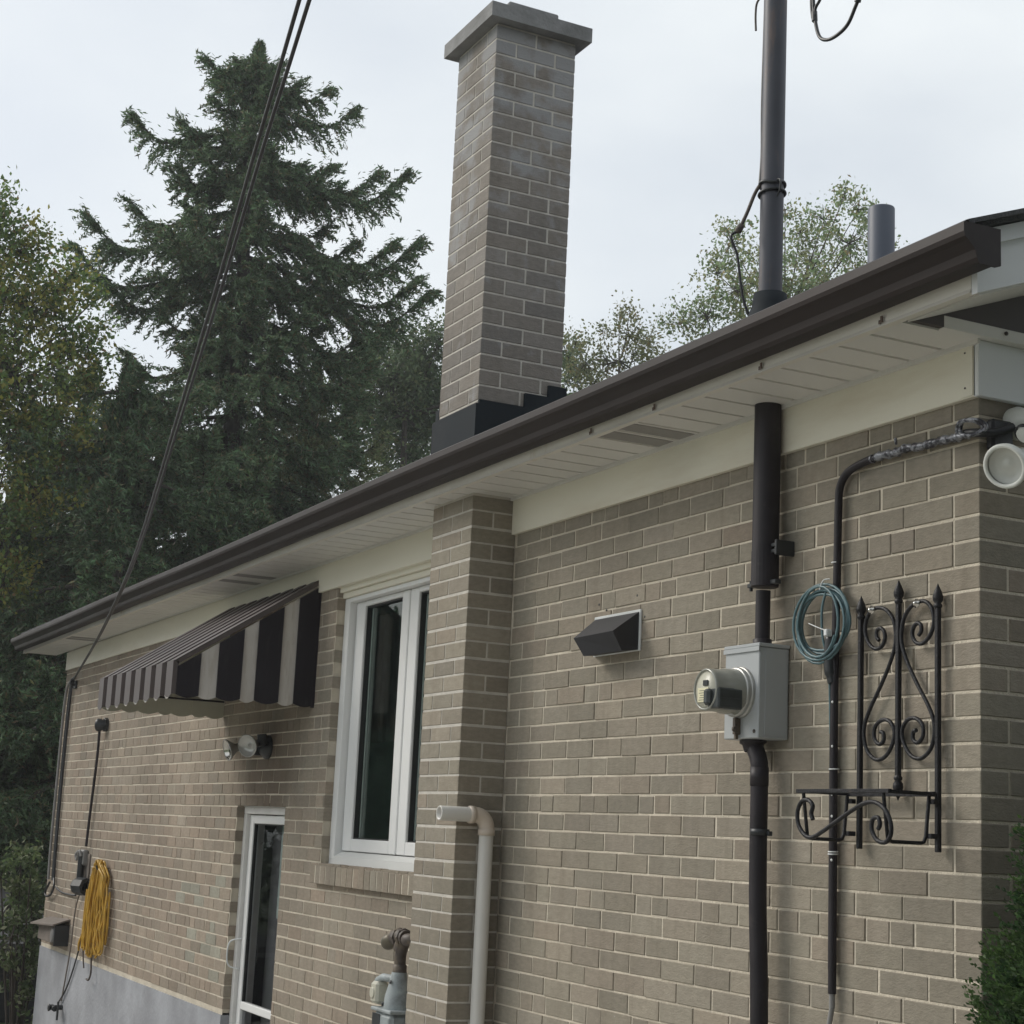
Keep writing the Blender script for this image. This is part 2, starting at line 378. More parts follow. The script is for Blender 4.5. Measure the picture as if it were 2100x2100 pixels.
def tag(o, label=None, cat=None, group=None, kind=None):
    if label: o['label'] = label
    if cat: o['category'] = cat
    if group: o['group'] = group
    if kind: o['kind'] = kind
    return o
def thing(name, loc, label, cat, group=None):
    o = bpy.data.objects.new(name, None); col.objects.link(o); o.location = loc; o.empty_display_size = .1
    return tag(o, label, cat, group)
def part(name, mats, parent, fn, fix=True):
    b = MB(); fn(b); return b.build(name, mats, parent, fix)

# ------------------------------------------------------------------ ground
GZ = -0.45
g = MB(); g.quad((-120, -120, GZ), (120, -120, GZ), (120, 120, GZ), (-120, 120, GZ))
tag(g.build('ground', M['grass'], None, False), kind='structure')

g = MB(); g.box(-13.5, 9, -7.5, -.12, GZ - .1, GZ + .012, ch=.004)  # unseen pale slab, added to bounce neutral light onto wall and soffit
M['bounce'] = mat('bounce_concrete', (.44, .415, .37), .9, var=.12, scale=1.5, bump=.3, bscale=60, stain=(.30, .28, .25), srange=(.5, .7), sscale=.8)
tag(g.build('bounce_slab', M['bounce'], None), kind='structure')

# ------------------------------------------------------------------ house
C = 0.071; BM = 0.21575; Z0 = 2.496; J = .008
LW = 55 * BM                                   # wall length
EY = 8.4                                       # house depth
FZ = 2.833; SZ = 2.997                         # frieze bottom, soffit
house = thing('house', (-6, 4, GZ), 'low brick house with a white frieze, brown gutter and striped awning over its door', 'house')
HX = Vector(house.location)
droop = lambda x: .0016 * x                    # the eave sinks a little towards the far end
YP = -.213; PX0, PX1 = -3.335, -2.92           # chimney breast
CY1 = .197
WIN = (-5.065, -3.395, 1.35, 2.84); DOOR = (-6.57, -5.685, -.45, 1.665); BOT = .42

# ---- brick layout --------------------------------------------------------
def brick_colour(x, z, chim=False):
    w = np.clip((-x - 3.5) / 4, 0, 1) * .55 + .14
    if z < 1.6 and x < -3.3: w += .15
    olive = np.array((.240, .217, .173)); pink = np.array((.276, .222, .174)); grey = np.array((.234, .211, .178))
    t = np.clip(w + rng.normal(0, .17), 0, 1); u = np.clip(rng.normal(.25, .25), 0, 1)
    c = olive * (1 - t) + pink * t; c = c * (1 - .6 * u) + grey * .6 * u
    if -7.75 < x < -6.68 and .55 < z < 1.28 and rng.random() < .34 - .5 * abs(z - .9): c = np.array((.262, .252, .208)) * rng.uniform(.9, 1.12)
    if chim: c = np.array((.225, .203, .180)) * (1 - u * .5) + np.array((.21, .207, .207)) * u * .5
    return c * 1.17 * np.clip(rng.normal(1, .07), .83, 1.19)

def wall_intervals(k):
    """joint positions (as distances from the corner, in bricks) for course k"""
    js = [0.]
    if k in (-5, 0, 5, 11, 16, 22, 27):
        js += [.5, 1.27]; x = 1.27; pat = [.5, .5, 1.03]; i = 0
        while x < 55: x += pat[i % 3]; i += 1; js.append(x)
    else:
        x = .5 if k % 2 else 1.
        while x < 55: js.append(x); x += 1
    js = [min(j, 55.) for j in js]
    if js[-1] < 55: js.append(55.)
    return js

BR = []      # every brick of the flat wall: (x0,x1,y0,y1,z0,z1, facing, corner?)
for k in range(-6, 30):
    z1 = Z0 - k * C - J / 2; z0 = z1 - (C - J)
    if z0 < BOT - .03: continue
    zc = (z0 + z1) / 2
    js = wall_intervals(k)
    cornerhead = js[1] <= .6
    for i in range(len(js) - 1):
        a, b_ = -js[i + 1] * BM + J / 2, -js[i] * BM - J / 2
        jit = rng.normal(0, .0012, 2); a += jit[0]; b_ += jit[1]
        if i == 0:
            b_ = 0.
            if cornerhead: BR.append((a, 0., 0., .21, z0, z1, 'c', k)); continue
            BR.append((a, 0., 0., .10, z0, z1, 'c', k)); continue
        segs = [(a, b_)]
        for (ox0, ox1, oz0, oz1) in (WIN, DOOR, (PX0, PX1, -9, 9)):
            if oz0 < zc < oz1:
                new = []
                for (p, q) in segs:
                    if q <= ox0 or p >= ox1: new.append((p, q)); continue
                    if p < ox0: new.append((p, ox0))
                    if q > ox1: new.append((ox1, q))
                segs = new
        for (p, q) in segs:
            if q - p > .02: BR.append((p, q, 0., .045 if (abs(p - a) < 1e-6 and abs(q - b_) < 1e-6) else .1, z0, z1, 'f', k))
    # end wall
    y = .21 + J if cornerhead else .10 + J
    while y < EY:
        y2 = min(y + BM - J, EY)
        BR.append((-.045, 0., y, y2, z0, z1, 'e', k)); y = y2 + J

def area_px(b):
    x0, x1, y0, y1, z0, z1 = b[:6]
    if b[6] == 'e': pts = [(0, y0, z0), (0, y1, z0), (0, y1, z1), (0, y0, z1)]
    else: pts = [(x0, y0, z0), (x1, y0, z0), (x1, y0, z1), (x0, y0, z1)]
    q = [proj(p) for p in pts]
    if min(t[2] for t in q) < .5: return 0
    cx = sum(t[0] for t in q) / 4; cy = sum(t[1] for t in q) / 4
    if not (-20 < cx < 2120 and -20 < cy < 2140): return 0
    if b[6] == 'e' and cx > 2095: return 0
    if b[6] != 'e' and (z0 + z1) / 2 > FZ + .02: return 0
    A = 0
    for i in range(4): A += q[i][0] * q[(i + 1) % 4][1] - q[(i + 1) % 4][0] * q[i][1]
    return abs(A) / 2

def brick_into(mb, b):
    """low-poly brick with worn arrises, in absolute coordinates"""
    x0, x1, y0, y1, z0, z1, fc = b[:7]; c = .0022
    if fc == 'c': mb.box(x0, x1, y0, y1, z0, z1, 0, c); return 26
    d = float(np.clip(rng.normal(-.0004, .0008), -.002, .0009))
    z0 += rng.normal(0, .0009); z1 += rng.normal(0, .0009)
    if fc == 'f':
        f = [(x0 + c, d, z0 + c), (x1 - c, d, z0 + c), (x1 - c, d, z1 - c), (x0 + c, d, z1 - c)]
        m_ = [(x0, c, z0), (x1, c, z0), (x1, c, z1), (x0, c, z1)]
        k = [(x0, y1, z0), (x1, y1, z0), (x1, y1, z1), (x0, y1, z1)]
    else:
        f = [(-d, y0 + c, z0 + c), (-d, y1 - c, z0 + c), (-d, y1 - c, z1 - c), (-d, y0 + c, z1 - c)]
        m_ = [(-c, y0, z0), (-c, y1, z0), (-c, y1, z1), (-c, y0, z1)]
        k = [(x0, y0, z0), (x0, y1, z0), (x0, y1, z1), (x0, y0, z1)]
    n0 = len(mb.f)
    mb.add(f + m_ + k, [(0, 1, 2, 3)] + [(4 + i, 4 + (i + 1) % 4, (i + 1) % 4, i) for i in range(4)] + [(8 + i, 8 + (i + 1) % 4, 4 + (i + 1) % 4, 4 + i) for i in range(4)])
    return len(mb.f) - n0

def field_object(name, bricks, material, parent, chim=False):
    mb = MB(); cols = []
    for b in bricks:
        n0 = len(mb.f); brick_into(mb, b); c = brick_colour((b[0] + b[1]) / 2, (b[4] + b[5]) / 2, chim)
        cols += [c] * (len(mb.f) - n0)
    o = mb.build(name, material, parent, False)
    at = o.data.attributes.new('bcol', 'FLOAT_COLOR', 'FACE')
    at.data.foreach_set('color', np.c_[np.array(cols), np.ones(len(cols))].astype(np.float32).ravel())
    return tag(o, kind='stuff')

mesh_cache = {}
def brick_object(b, material, parent, chim=False):
    x0, x1, y0, y1, z0, z1, fc = b[:7]
    key = (round((x1 - x0) / .004), round((y1 - y0) / .004), fc, material.name)
    if key not in mesh_cache:
        mb = MB(); L_ = round((x1 - x0) / .004) * .004; D_ = round((y1 - y0) / .004) * .004
        if fc == 'e': bb = (-(x1 - x0), 0, 0, D_, 0, z1 - z0, fc)
        elif fc == 'f': bb = (-L_ / 2, L_ / 2, 0, y1 - y0, 0, z1 - z0, fc)
        else: bb = (-L_, 0, 0, D_, 0, z1 - z0, 'c')
        if fc in 'fe':
            st = rng.bit_generator.state; brick_into(mb, bb); rng.bit_generator.state = st
        else: mb.box(*bb[:6], 0, .0022)
        me = bpy.data.meshes.new('brick'); me.from_pydata(mb.v, [], mb.f); me.materials.append(material); me.update()
        if fc == 'c':
            import bmesh
            bm = bmesh.new(); bm.from_mesh(me); bmesh.ops.recalc_face_normals(bm, faces=bm.faces); bm.to_mesh(me); bm.free()
        mesh_cache[key] = me
    o = bpy.data.objects.new('brick', mesh_cache[key]); col.objects.link(o); o.parent = parent
    off = HX
    xx = (x0 + x1) / 2 if fc == 'f' else x1
    d = float(np.clip(rng.normal(-.0004, .0008), -.002, .0009))
    o.location = (xx - off.x, y0 + (d if fc == 'f' else 0) - off.y, z0 - off.z)
    o.rotation_euler = (float(np.clip(rng.normal(0, .004), -.01, .01)), rng.normal(0, .0045), float(np.clip(rng.normal(0, .0025), -.005, .005))) if fc == 'f' else (0, 0, 0)
    c = brick_colour((x0 + x1) / 2, (z0 + z1) / 2, chim)
    o.color = (*c, 1)
    return o

# mortar body of the walls, with the window and door left open
def wall_body(b):
    y = .0025; zt = 3.3
    xs = [-LW, DOOR[0], DOOR[1], WIN[0], WIN[1], -.0025]
    def rect(xa, xb, za, zb): b.quad((xa, y, za), (xb, y, za), (xb, y, zb), (xa, y, zb))
    rect(xs[0], xs[1], BOT - .012, zt); rect(xs[1], xs[2], DOOR[3], zt); rect(xs[2], xs[3], BOT - .012, zt)
    rect(xs[3], xs[4], BOT - .012, WIN[2]); rect(xs[3], xs[4], WIN[3], zt); rect(xs[4], xs[5], BOT - .012, zt)
    b.quad((-.0025, y, BOT - .012), (-.0025, EY, BOT - .012), (-.0025, EY, zt), (-.0025, y, zt))
    e = .004
    for (x, s, za, zb) in ((WIN[0] - e, 1, WIN[2], WIN[3]), (WIN[1] + e, -1, WIN[2], WIN[3]), (DOOR[0] - e, 1, BOT, DOOR[3]), (DOOR[1] + e, -1, BOT, DOOR[3])):
        b.quad((x, y, za), (x, .16, za), (x, .16, zb), (x, y, zb))
    b.quad((WIN[0], y, WIN[2]), (WIN[1], y, WIN[2]), (WIN[1], .16, WIN[2]), (WIN[0], .16, WIN[2]))
    b.quad((DOOR[0], y, DOOR[3] + e), (DOOR[1], y, DOOR[3] + e), (DOOR[1], .16, DOOR[3] + e), (DOOR[0], .16, DOOR[3] + e))
wall = part('wall', M['mortar'], house, wall_body, False)
part('back_wall', M['mortar'], house, lambda b: (b.box(-LW, -.05, EY, EY + .1, GZ, 3.3), b.box(-LW - .004, -LW + .1, .006, EY, BOT, 3.3)))

order = sorted(range(len(BR)), key=lambda i: -area_px(BR[i]))
single = set(i for i in order[:300] if area_px(BR[i]) > 0)
for i in order[:300]:
    if i in single: brick_object(BR[i], M['brick'], wall)
field_object('brick_courses', [BR[i] for i in range(len(BR)) if i not in single], M['brick_f'], wall)

part('foundation', M['parging'], house, lambda b: (b.box(-LW - .01, DOOR[0], -.006, .15, GZ - .1, BOT - .012), b.box(DOOR[1], .004, -.006, .15, GZ - .1, BOT - .012), b.box(-.15, .006, .15, EY, GZ - .1, BOT - .012)))

# chimney breast and stack: real courses, corner bonded
def ring(k_even, z0, z1, breast):
    x0, x1, y0 = PX0, PX1, YP; d = .1; xm = (x0 + x1) / 2; out = []
    y1 = 0. if breast else CY1; ym = (y0 + y1) / 2; h = J / 2
    if k_even:
        out += [(x0, xm - h, y0, y0 + d, z0, z1), (xm + h, x1, y0, y0 + d, z0, z1)]
        if breast: out += [(x0, x0 + d, y0 + d + J, y1, z0, z1), (x1 - d, x1, y0 + d + J, y1, z0, z1)]
        else: out += [(x0, xm - h, y1 - d, y1, z0, z1), (xm + h, x1, y1 - d, y1, z0, z1), (x0, x0 + d, y0 + d + J, y1 - d - J, z0, z1), (x1 - d, x1, y0 + d + J, y1 - d - J, z0, z1)]
    else:
        out += [(x0 + d + J, x1 - d - J, y0, y0 + d, z0, z1)]
        if breast: out += [(x0, x0 + d, y0, y1, z0, z1), (x1 - d, x1, y0, y1, z0, z1)]
        else: out += [(x0, x0 + d, y0, ym - h, z0, z1), (x0, x0 + d, ym + h, y1, z0, z1), (x1 - d, x1, y0, ym - h, z0, z1), (x1 - d, x1, ym + h, y1, z0, z1), (x0 + d + J, x1 - d - J, y1 - d, y1, z0, z1)]
    return out
chimney = part('chimney', M['mortar_c'], house, lambda b: (b.box(PX0 + .0025, PX1 - .0025, YP + .0025, 0.0, BOT - .02, 3.2), b.box(PX0 + .0025, PX1 - .0025, YP + .0025, CY1 - .0025, 3.2, 5.19)))
rest_c = []
kk = 30
zc = BOT
CT = 5.185
nC = int(round((CT - 3.205) / C))
courses = [(Z0 - (k + 1) * C + J / 2, True, k) for k in range(-7, 30) if BOT - .03 < Z0 - (k + 1) * C + J / 2 < 2.96]
zz = CT - nC * C
courses += [(zz + i * C + J / 2, False, i) for i in range(nC)]
for (z0, breast, k) in courses:
    z1 = z0 + C - J
    if breast: z1 = min(z1, 2.985)
    for b in ring(k % 2 == 0, z0, z1, breast):
        xm = (b[0] + b[1]) / 2; ym = (b[2] + b[3]) / 2
        vis = (b[2] <= YP + .001 or b[1] >= PX1 - .001)
        px, py, _ = proj((xm, b[2], (z0 + z1) / 2))
        bb = (b[0] + rng.normal(0, .0006), b[1], b[2] + rng.normal(0, .0006), b[3], z0, z1, 'c', k)
        if vis and -30 < py < 2130 and not breast: brick_object((b[0], b[1], b[2], b[3], z0, z1, 'c', k), M['chim'], chimney, True)
        elif vis and -30 < py < 2130 and z0 > 1.2: brick_object((b[0], b[1], b[2], b[3], z0, z1, 'c', k), M['brick'], chimney)
        else: rest_c.append(bb)
field_object('brick_courses', rest_c, M['brick_f'], chimney)
o_ = .055
part('chimney_cap', M['concrete'], house, lambda b: (b.prism([(PX0 - o_, YP - o_), (PX1 + o_, YP - o_), (PX1 + o_, CY1 + o_), (PX0 - o_, CY1 + o_)], 'z', 5.192, 5.262),
     b.box(PX0 + .03, PX1 - .03, YP + .05, CY1 - .05, 5.262, 5.30, ch=.006), b.box(PX0 + .06, PX1 - .05, YP + .08, CY1 - .07, 5.30, 5.345, ch=.006)))
RY0, RZ0, RS = -.345, 3.150, .37
rz = lambda y: RZ0 + RS * (y - RY0)
RIDGE = 4.15
# stepped flashing at the foot of the stack
def fl(b):
    e = .016
    b.box(PX0 - .035, PX1 + e, YP - e, YP - .001, 3.15, 3.392)
    for (ya, yb, zt) in ((YP - .001, .009, 3.410), (.009, .125, 3.474), (.125, CY1 + .02, 3.528)):
        b.box(PX1 + .001, PX1 + e, ya, yb - .0005, 3.12, zt)
    b.box(PX0 - .035, PX0 - .001, YP - .001, CY1 + .02, 3.12, 3.45)
    b.box(PX0 - .06, PX1 + .05, YP - .09, YP - e, 3.14, rz(YP - .09) + .02)
part('chimney_flashing', M['flash'], chimney, fl)

# frieze boards under the soffit
part('frieze_board', M['frieze'], house, lambda b: b.box(PX1 + .002, .008, -.020, .02, FZ, SZ - .002, ch=.002))
part('frieze_board', M['frieze'], house, lambda b: b.box(-5.40, PX0 - .002, -.020, .02, FZ, SZ - .004, ch=.002))
part('frieze_board', M['frieze'], house, lambda b: b.add([(-LW, -.014, FZ - .016), (-5.402, -.014, FZ - .006), (-5.402, -.014, SZ - .006), (-LW, -.014, SZ - .022), (-LW, .02, FZ - .016), (-5.402, .02, FZ - .006), (-5.402, .02, SZ - .006), (-LW, .02, SZ - .022)], [(0, 1, 2, 3), (4, 7, 6, 5), (0, 4, 5, 1), (1, 5, 6, 2), (2, 6, 7, 3), (3, 7, 4, 0)]))
part('frieze_board', M['frieze_end'], house, lambda b: b.box(.0005, .022, -.020, EY, FZ - .001, SZ - .001, ch=.002))
part('corner_trim', M['frieze'], house, lambda b: b.box(-.05, .0, -.0235, -.0202, FZ + .004, SZ - .004))
part('trim_nail', M['brown'], house, lambda b: [b.lathe((-.03, -.0235, z), (0, -1, 0), [(0, .003), (.002, .003), (.003, .0)], 8) for z in (FZ + .03, SZ - .03)])

# soffit: single panels near, joined far
soffit = part('soffit', M['soffit'], house, lambda b: (b.box(-LW - .42, .03, -.318, -.30, SZ - .004, SZ + .012), b.box(-LW - .42, .03, -.030, -.0205, SZ - .014, SZ + .010)))
PW = .1435; x = .018
VENTS = ((-1.72, -1.57), (-1.53, -1.39), (-6.42, -6.28), (-6.22, -6.07), (-10.76, -10.5))
far = MB(); i = 0
def panel(b, xa, xb, dr):
    """one soffit board: flat field with a folded lock groove on its far side"""
    g_ = .017; yf, yb = -.302, -.028; z = SZ + dr
    b.add([(xa + g_, yf, z), (xb, yf, z), (xb, yb, z), (xa + g_, yb, z), (xa + g_ * .5, yf, z + .010), (xa + g_ * .5, yb, z + .010), (xa, yf, z + .010), (xa, yb, z + .010), (xa, yf, z - .0002), (xa, yb, z - .0002)],
          [(0, 1, 2, 3), (0, 3, 5, 4), (4, 5, 7, 6), (6, 7, 9, 8)])
while x > -LW - .41:
    xa = x - PW; dr = droop(x) * .0 + (0 if x > -5 else .0016 * (x + 5))
    mid = (xa + x) / 2
    vent = any(a < mid < b_ for a, b_ in VENTS)
    if x > -5.2 or vent:
        bmb = MB(); panel(bmb, xa, x, dr)
        if vent:
            bmb.box(xa + .026, x - .016, -.292, -.038, SZ + dr - .0022, SZ + dr - .0006, 1)
        bmb.build('soffit_panel', [M['soffit'], M['soffit_vent']], soffit, False)
    else: panel(far, xa, x, dr)
    x = xa
tag(far.build('soffit_panels', M['soffit'], soffit, False), kind='stuff')

# fascia strip with clips
GX0, GX1 = -LW - .44, .44
part('fascia', M['fascia'], house, lambda b: b.add([(GX0 + .03, -.325, SZ - .004 - .020), (.334, -.325, SZ - .004), (.334, -.325, 3.16), (GX0 + .03, -.325, 3.14), (GX0 + .03, -.303, SZ - .024), (.334, -.303, SZ - .004), (.334, -.303, 3.16), (GX0 + .03, -.303, 3.14)],
     [(0, 1, 2, 3), (4, 7, 6, 5), (0, 4, 5, 1), (1, 5, 6, 2), (2, 6, 7, 3), (3, 7, 4, 0)]))
part('drip_lip', M['fascia'], house, lambda b: b.add([(GX0 + .03, -.331, SZ - .026), (.334, -.331, SZ - .006), (.334, -.3255, SZ + .006), (GX0 + .03, -.3255, SZ - .014), (GX0 + .03, -.3255, SZ - .026), (.334, -.3255, SZ - .006)], [(0, 1, 2, 3), (0, 4, 5, 1), (1, 5, 2), (0, 3, 4)]))
M['rust'] = mat('rusty_clip', (.12, .085, .065), .7, var=.3, scale=60)
for xx in (-.02, -.60, -1.23, -1.67):
    part('fascia_clip', M['rust'], house, lambda b: (b.box(xx - .004, xx + .004, -.3345, -.331, SZ + .004, SZ + .022), b.box(xx - .013, xx - .005, -.3335, -.331, SZ + .001, SZ + .012)))

# K-style gutter
def gut(b):
    prof = [(-.326, 3.128), (-.326, 3.036), (-.338, 3.030), (-.392, 3.030), (-.399, 3.042), (-.404, 3.062), (-.425, 3.084), (-.437, 3.092), (-.441, 3.104), (-.441, 3.128), (-.436, 3.133), (-.428, 3.131), (-.428, 3.124),
            (-.437, 3.121), (-.437, 3.105), (-.433, 3.096), (-.421, 3.088), (-.400, 3.065), (-.395, 3.045), (-.390, 3.034), (-.338, 3.034), (-.330, 3.040), (-.330, 3.128)]
    n = len(prof); segs = [GX1 + (GX0 - GX1) * i / 40 for i in range(41)]; vs = []
    for xx in segs:
        dz = .0026 * xx + (.003 * math.sin(xx * 1.3)); wob = .0022 * math.sin(xx * 2.3 + 1) + .0014 * math.sin(xx * 5.1); vs += [(xx, y + wob * (1 if y < -.34 else .2), z + dz + .6 * wob) for (y, z) in prof]
    fs = []
    for i in range(len(segs) - 1):
        for k in range(n): fs.append((i * n + k, i * n + (k + 1) % n, (i + 1) * n + (k + 1) % n, (i + 1) * n + k))
    b.add(vs, fs)
gutter = part('gutter', M['gutter'], house, gut)
def gcap(xx, s):
    def f(b):
        dz = .0026 * xx
        pr = [(-.322, 3.132), (-.322, 3.033), (-.338, 3.027), (-.394, 3.027), (-.402, 3.042), (-.407, 3.061), (-.428, 3.082), (-.440, 3.091), (-.444, 3.104), (-.444, 3.130)]
        b.prism([(y, z + dz) for y, z in pr], 'x', xx, xx + s * .006)
    return f
part('gutter_end_cap', M['gutter'], gutter, gcap(GX1 - .004, 1)); part('gutter_end_cap', M['gutter'], gutter, gcap(GX0 + .004, -1))

# roof
def roof_fn(b):
    t = .012
    for (xa, xb) in ((GX0, .395),):
        y0 = -.36; zb = rz(y0)
        b.prism([(y0, zb), (RIDGE, rz(RIDGE)), (2 * RIDGE - y0, zb), (2 * RIDGE - y0, zb + t), (RIDGE, rz(RIDGE) + t), (y0, zb + t)], 'x', xa, xb)
roof = part('roof', M['shingle'], house, roof_fn)
def rake_board(xa, xb, z_lo, z_hi, y0):
    def f(b):
        b.prism([(y0, rz(y0) + z_lo), (RIDGE, rz(RIDGE) + z_lo), (RIDGE, rz(RIDGE) + z_hi), (y0, rz(y0) + z_hi)], 'x', xa, xb)
    return f
part('rake_fascia', M['frieze_end'], roof, rake_board(.336, .358, -.172, -.043, -.325))
part('rake_trim', M['frieze_end'], roof, rake_board(.3585, .372, -.048, -.004, -.325))
part('rake_shingle_edge', M['shingle'], roof, rake_board(.30, .41, .0125, .026, -.40))
part('rake_soffit', M['soffit'], roof, rake_board(.052, .3355, -.178, -.165, -.30))
part('gable_siding', M['brown'], house, lambda b: b.prism([(-.295, SZ + .002), (RIDGE, SZ + .002), (RIDGE, rz(RIDGE) - .168), (-.295, rz(-.295) - .168)], 'x', .03, .05))
part('gable_strip', M['soffit'], house, lambda b: (b.box(.0, .0515, -.17, EY, SZ - .0005, SZ + .036, ch=.002), b.box(.0, .03, -.302, -.171, SZ - .004, SZ + .03)))
part('strip_screw', M['brown'], house, lambda b: b.lathe((.0515, .055, SZ + .022), (1, 0, 0), [(0, .006), (.004, .006), (.006, .0)], 10))
part('shingle_tab', M['meter_side'], roof, lambda b: b.add([(-7.72, -.43, 3.128), (-7.44, -.43, 3.128), (-7.40, -.34, 3.160), (-7.66, -.34, 3.160)], [(0, 1, 2, 3)]), False)
part('shingle_tab', M['meter_side'], roof, lambda b: b.add([(-8.36, -.43, 3.124), (-8.16, -.43, 3.124), (-8.12, -.34, 3.150), (-8.30, -.34, 3.150)], [(0, 1, 2, 3)]), False)

# ---- window --------------------------------------------------------------
wx0, wx1, wz0, wz1 = WIN
win = part('window', M['vinyl'], house, lambda b: (b.box(wx0, wx0 + .072, .046, .16, 1.372, 2.775, ch=.003), b.box(wx1 - .072, wx1, .046, .16, 1.372, 2.775, ch=.003),
      b.box(wx0 + .0725, wx1 - .0725, .046, .16, 2.752, 2.775, ch=.002)))
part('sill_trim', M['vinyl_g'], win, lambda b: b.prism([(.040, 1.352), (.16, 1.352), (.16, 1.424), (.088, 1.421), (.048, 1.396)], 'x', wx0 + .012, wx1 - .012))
part('head_trim', M['frieze'], win, lambda b: (b.box(wx0, wx1, .030, .17, 2.776, 2.806, ch=.002), b.box(wx0, wx1, .012, .17, 2.807, 2.838, ch=.002)))
gy = .118
SASH = ((-4.985, -4.262), (-4.238, -3.475))
GLS = ((-4.862, -4.352), (-4.140, -3.600))
for (a, b2), (ga, gb) in zip(SASH, GLS):
    def sash(b):
        y0, y1 = .085, .14; z0, z1 = 1.426, 2.750
        b.box(a, ga, y0, y1, z0, z1, ch=.004); b.box(gb, b2, y0, y1, z0, z1, ch=.004)
        b.box(ga, gb, y0, y1, z0, 1.490, ch=.004); b.box(ga, gb, y0, y1, 2.722, z1, ch=.004)
    sa = part('sash', M['vinyl'], win, sash)
    part('gasket', M['gasket'], win, lambda b: (b.box(ga, ga + .008, .098, .14, 1.49, 2.722), b.box(gb - .008, gb, .098, .14, 1.49, 2.722), b.box(ga, gb, .098, .14, 2.714, 2.722), b.box(ga, gb, .098, .14, 1.49, 1.497)))
    part('pane', M['glass'], win, lambda b: b.quad((ga, gy, 1.49), (gb, gy, 1.49), (gb, gy, 2.722), (ga, gy, 2.722)), False)
part('mullion', M['vinyl'], win, lambda b: b.box(-4.2615, -4.2385, .092, .15, 1.426, 2.75, ch=.003))
# bevelled glazing bead seen inside the glass
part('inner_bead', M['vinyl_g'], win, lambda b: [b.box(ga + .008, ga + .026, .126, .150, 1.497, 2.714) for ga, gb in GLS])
# the rowlock sill: single bricks on edge
sillp = part('window_sill', M['mortar'], house, lambda b: b.box(-5.108, PX0 - .003, -.0355, .045, 1.253, 1.3425))
xs_ = -5.112; q_ = 0
while xs_ < PX0 - .02:
    w_ = .068; x2 = min(xs_ + w_, PX0 - .003)
    bb = (xs_, x2, -.038 + rng.normal(0, .0012), .05, 1.250, 1.345, 'c', 0)
    brick_object(bb, M['brick'], sillp); xs_ = x2 + .010
# room behind
def room(b):
    xa, xb, ya, yb, za, zb = -6.2, -3.3, .17, 1.5, 1.0, 2.95
    b.quad((xa, yb, za), (xb, yb, za), (xb, yb, zb), (xa, yb, zb)); b.quad((xa, ya, za), (xa, yb, za), (xa, yb, zb), (xa, ya, zb))
    b.quad((xb, ya, za), (xb, yb, za), (xb, yb, zb), (xb, ya, zb)); b.quad((xa, ya, za), (xb, ya, za), (xb, yb, za), (xa, yb, za))
    b.quad((xa, ya, zb), (xb, ya, zb), (xb, yb, zb), (xa, yb, zb))
    b.quad((xa, ya, za), (wx0, ya, za), (wx0, ya, zb), (xa, ya, zb)); b.quad((wx1, ya, za), (xb, ya, za), (xb, ya, zb), (wx1, ya, zb))
    b.quad((wx0, ya, za), (wx1, ya, za), (wx1, ya, 1.40), (wx0, ya, 1.40)); b.quad((wx0, ya, 2.77), (wx1, ya, 2.77), (wx1, ya, zb), (wx0, ya, zb))
part('room', M['room_green'], house, room, False)
def curt(b):
    n = 24; vs = []; fs = []
    for i in range(n + 1):
        xx = -5.36 + i * .55 / n; yy = .36 + .018 * math.sin(i * 1.7)
        vs += [(xx, yy, 2.02), (xx, yy, 2.74)]
    fs = [(2 * i, 2 * i + 2, 2 * i + 3, 2 * i + 1) for i in range(n)]
    b.add(vs, fs, 0, True)
part('curtain', M['curtain'], house, curt, False)
# small black tap on the window sill by the chimney
tap = thing('sill_knob', (-3.52, -.03, 1.36), 'small black knob at the right end of the window sill', 'knob')
part('stem', M['black'], tap, lambda b: b.cyl((-3.62, -.035, 1.365), (-3.52, -.035, 1.372), .010, n=10))
part('cap', M['black'], tap, lambda b: b.lathe((-3.55, -.035, 1.371), (1, 0, .05), [(0, .0), (0, .02), (.01, .030), (.06, .030), (.07, .022), (.07, 0)], 14))

# ---- door ----------------------------------------------------------------
dx0, dx1, dz0, dz1 = DOOR
door = part('door', M['vinyl'], house, lambda b: (b.box(dx0 + .052, dx0 + .118, .072, .11, dz0 + .04, 1.595, ch=.004), b.box(dx1 - .118, dx1 - .052, .072, .11, dz0 + .04, 1.595, ch=.004),
      b.box(dx0 + .1185, dx1 - .1185, .072, .11, 1.545, 1.595, ch=.004), b.box(dx0 + .1185, dx1 - .1185, .072, .11, .455, .500, ch=.004), b.box(dx0 + .1185, dx1 - .1185, .072, .11, dz0 + .04, -.22, ch=.004)))
part('door_frame', M['old_white'], door, lambda b: (b.box(dx0, dx0 + .050, .047, .17, dz0, 1.6, ch=.003), b.box(dx1 - .05, dx1, .047, .17, dz0, 1.6, ch=.003), b.box(dx0, dx1, .047, .17, 1.601, 1.642, ch=.003)))
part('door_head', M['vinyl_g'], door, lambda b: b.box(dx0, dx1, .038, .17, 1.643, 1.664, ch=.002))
part('pane', M['screen'], door, lambda b: b.quad((dx0 + .118, .09, .5), (dx1 - .118, .09, .5), (dx1 - .118, .09, 1.545), (dx0 + .118, .09, 1.545)), False)
part('pane', M['screen'], door, lambda b: b.quad((dx0 + .118, .09, -.22), (dx1 - .118, .09, -.22), (dx1 - .118, .09, .455), (dx0 + .118, .09, .455)), False)
part('pane_gasket', M['gasket'], door, lambda b: (b.box(dx0 + .118, dx0 + .125, .08, .10, .5, 1.545), b.box(dx0 + .118, dx1 - .118, .08, .10, 1.538, 1.545)))
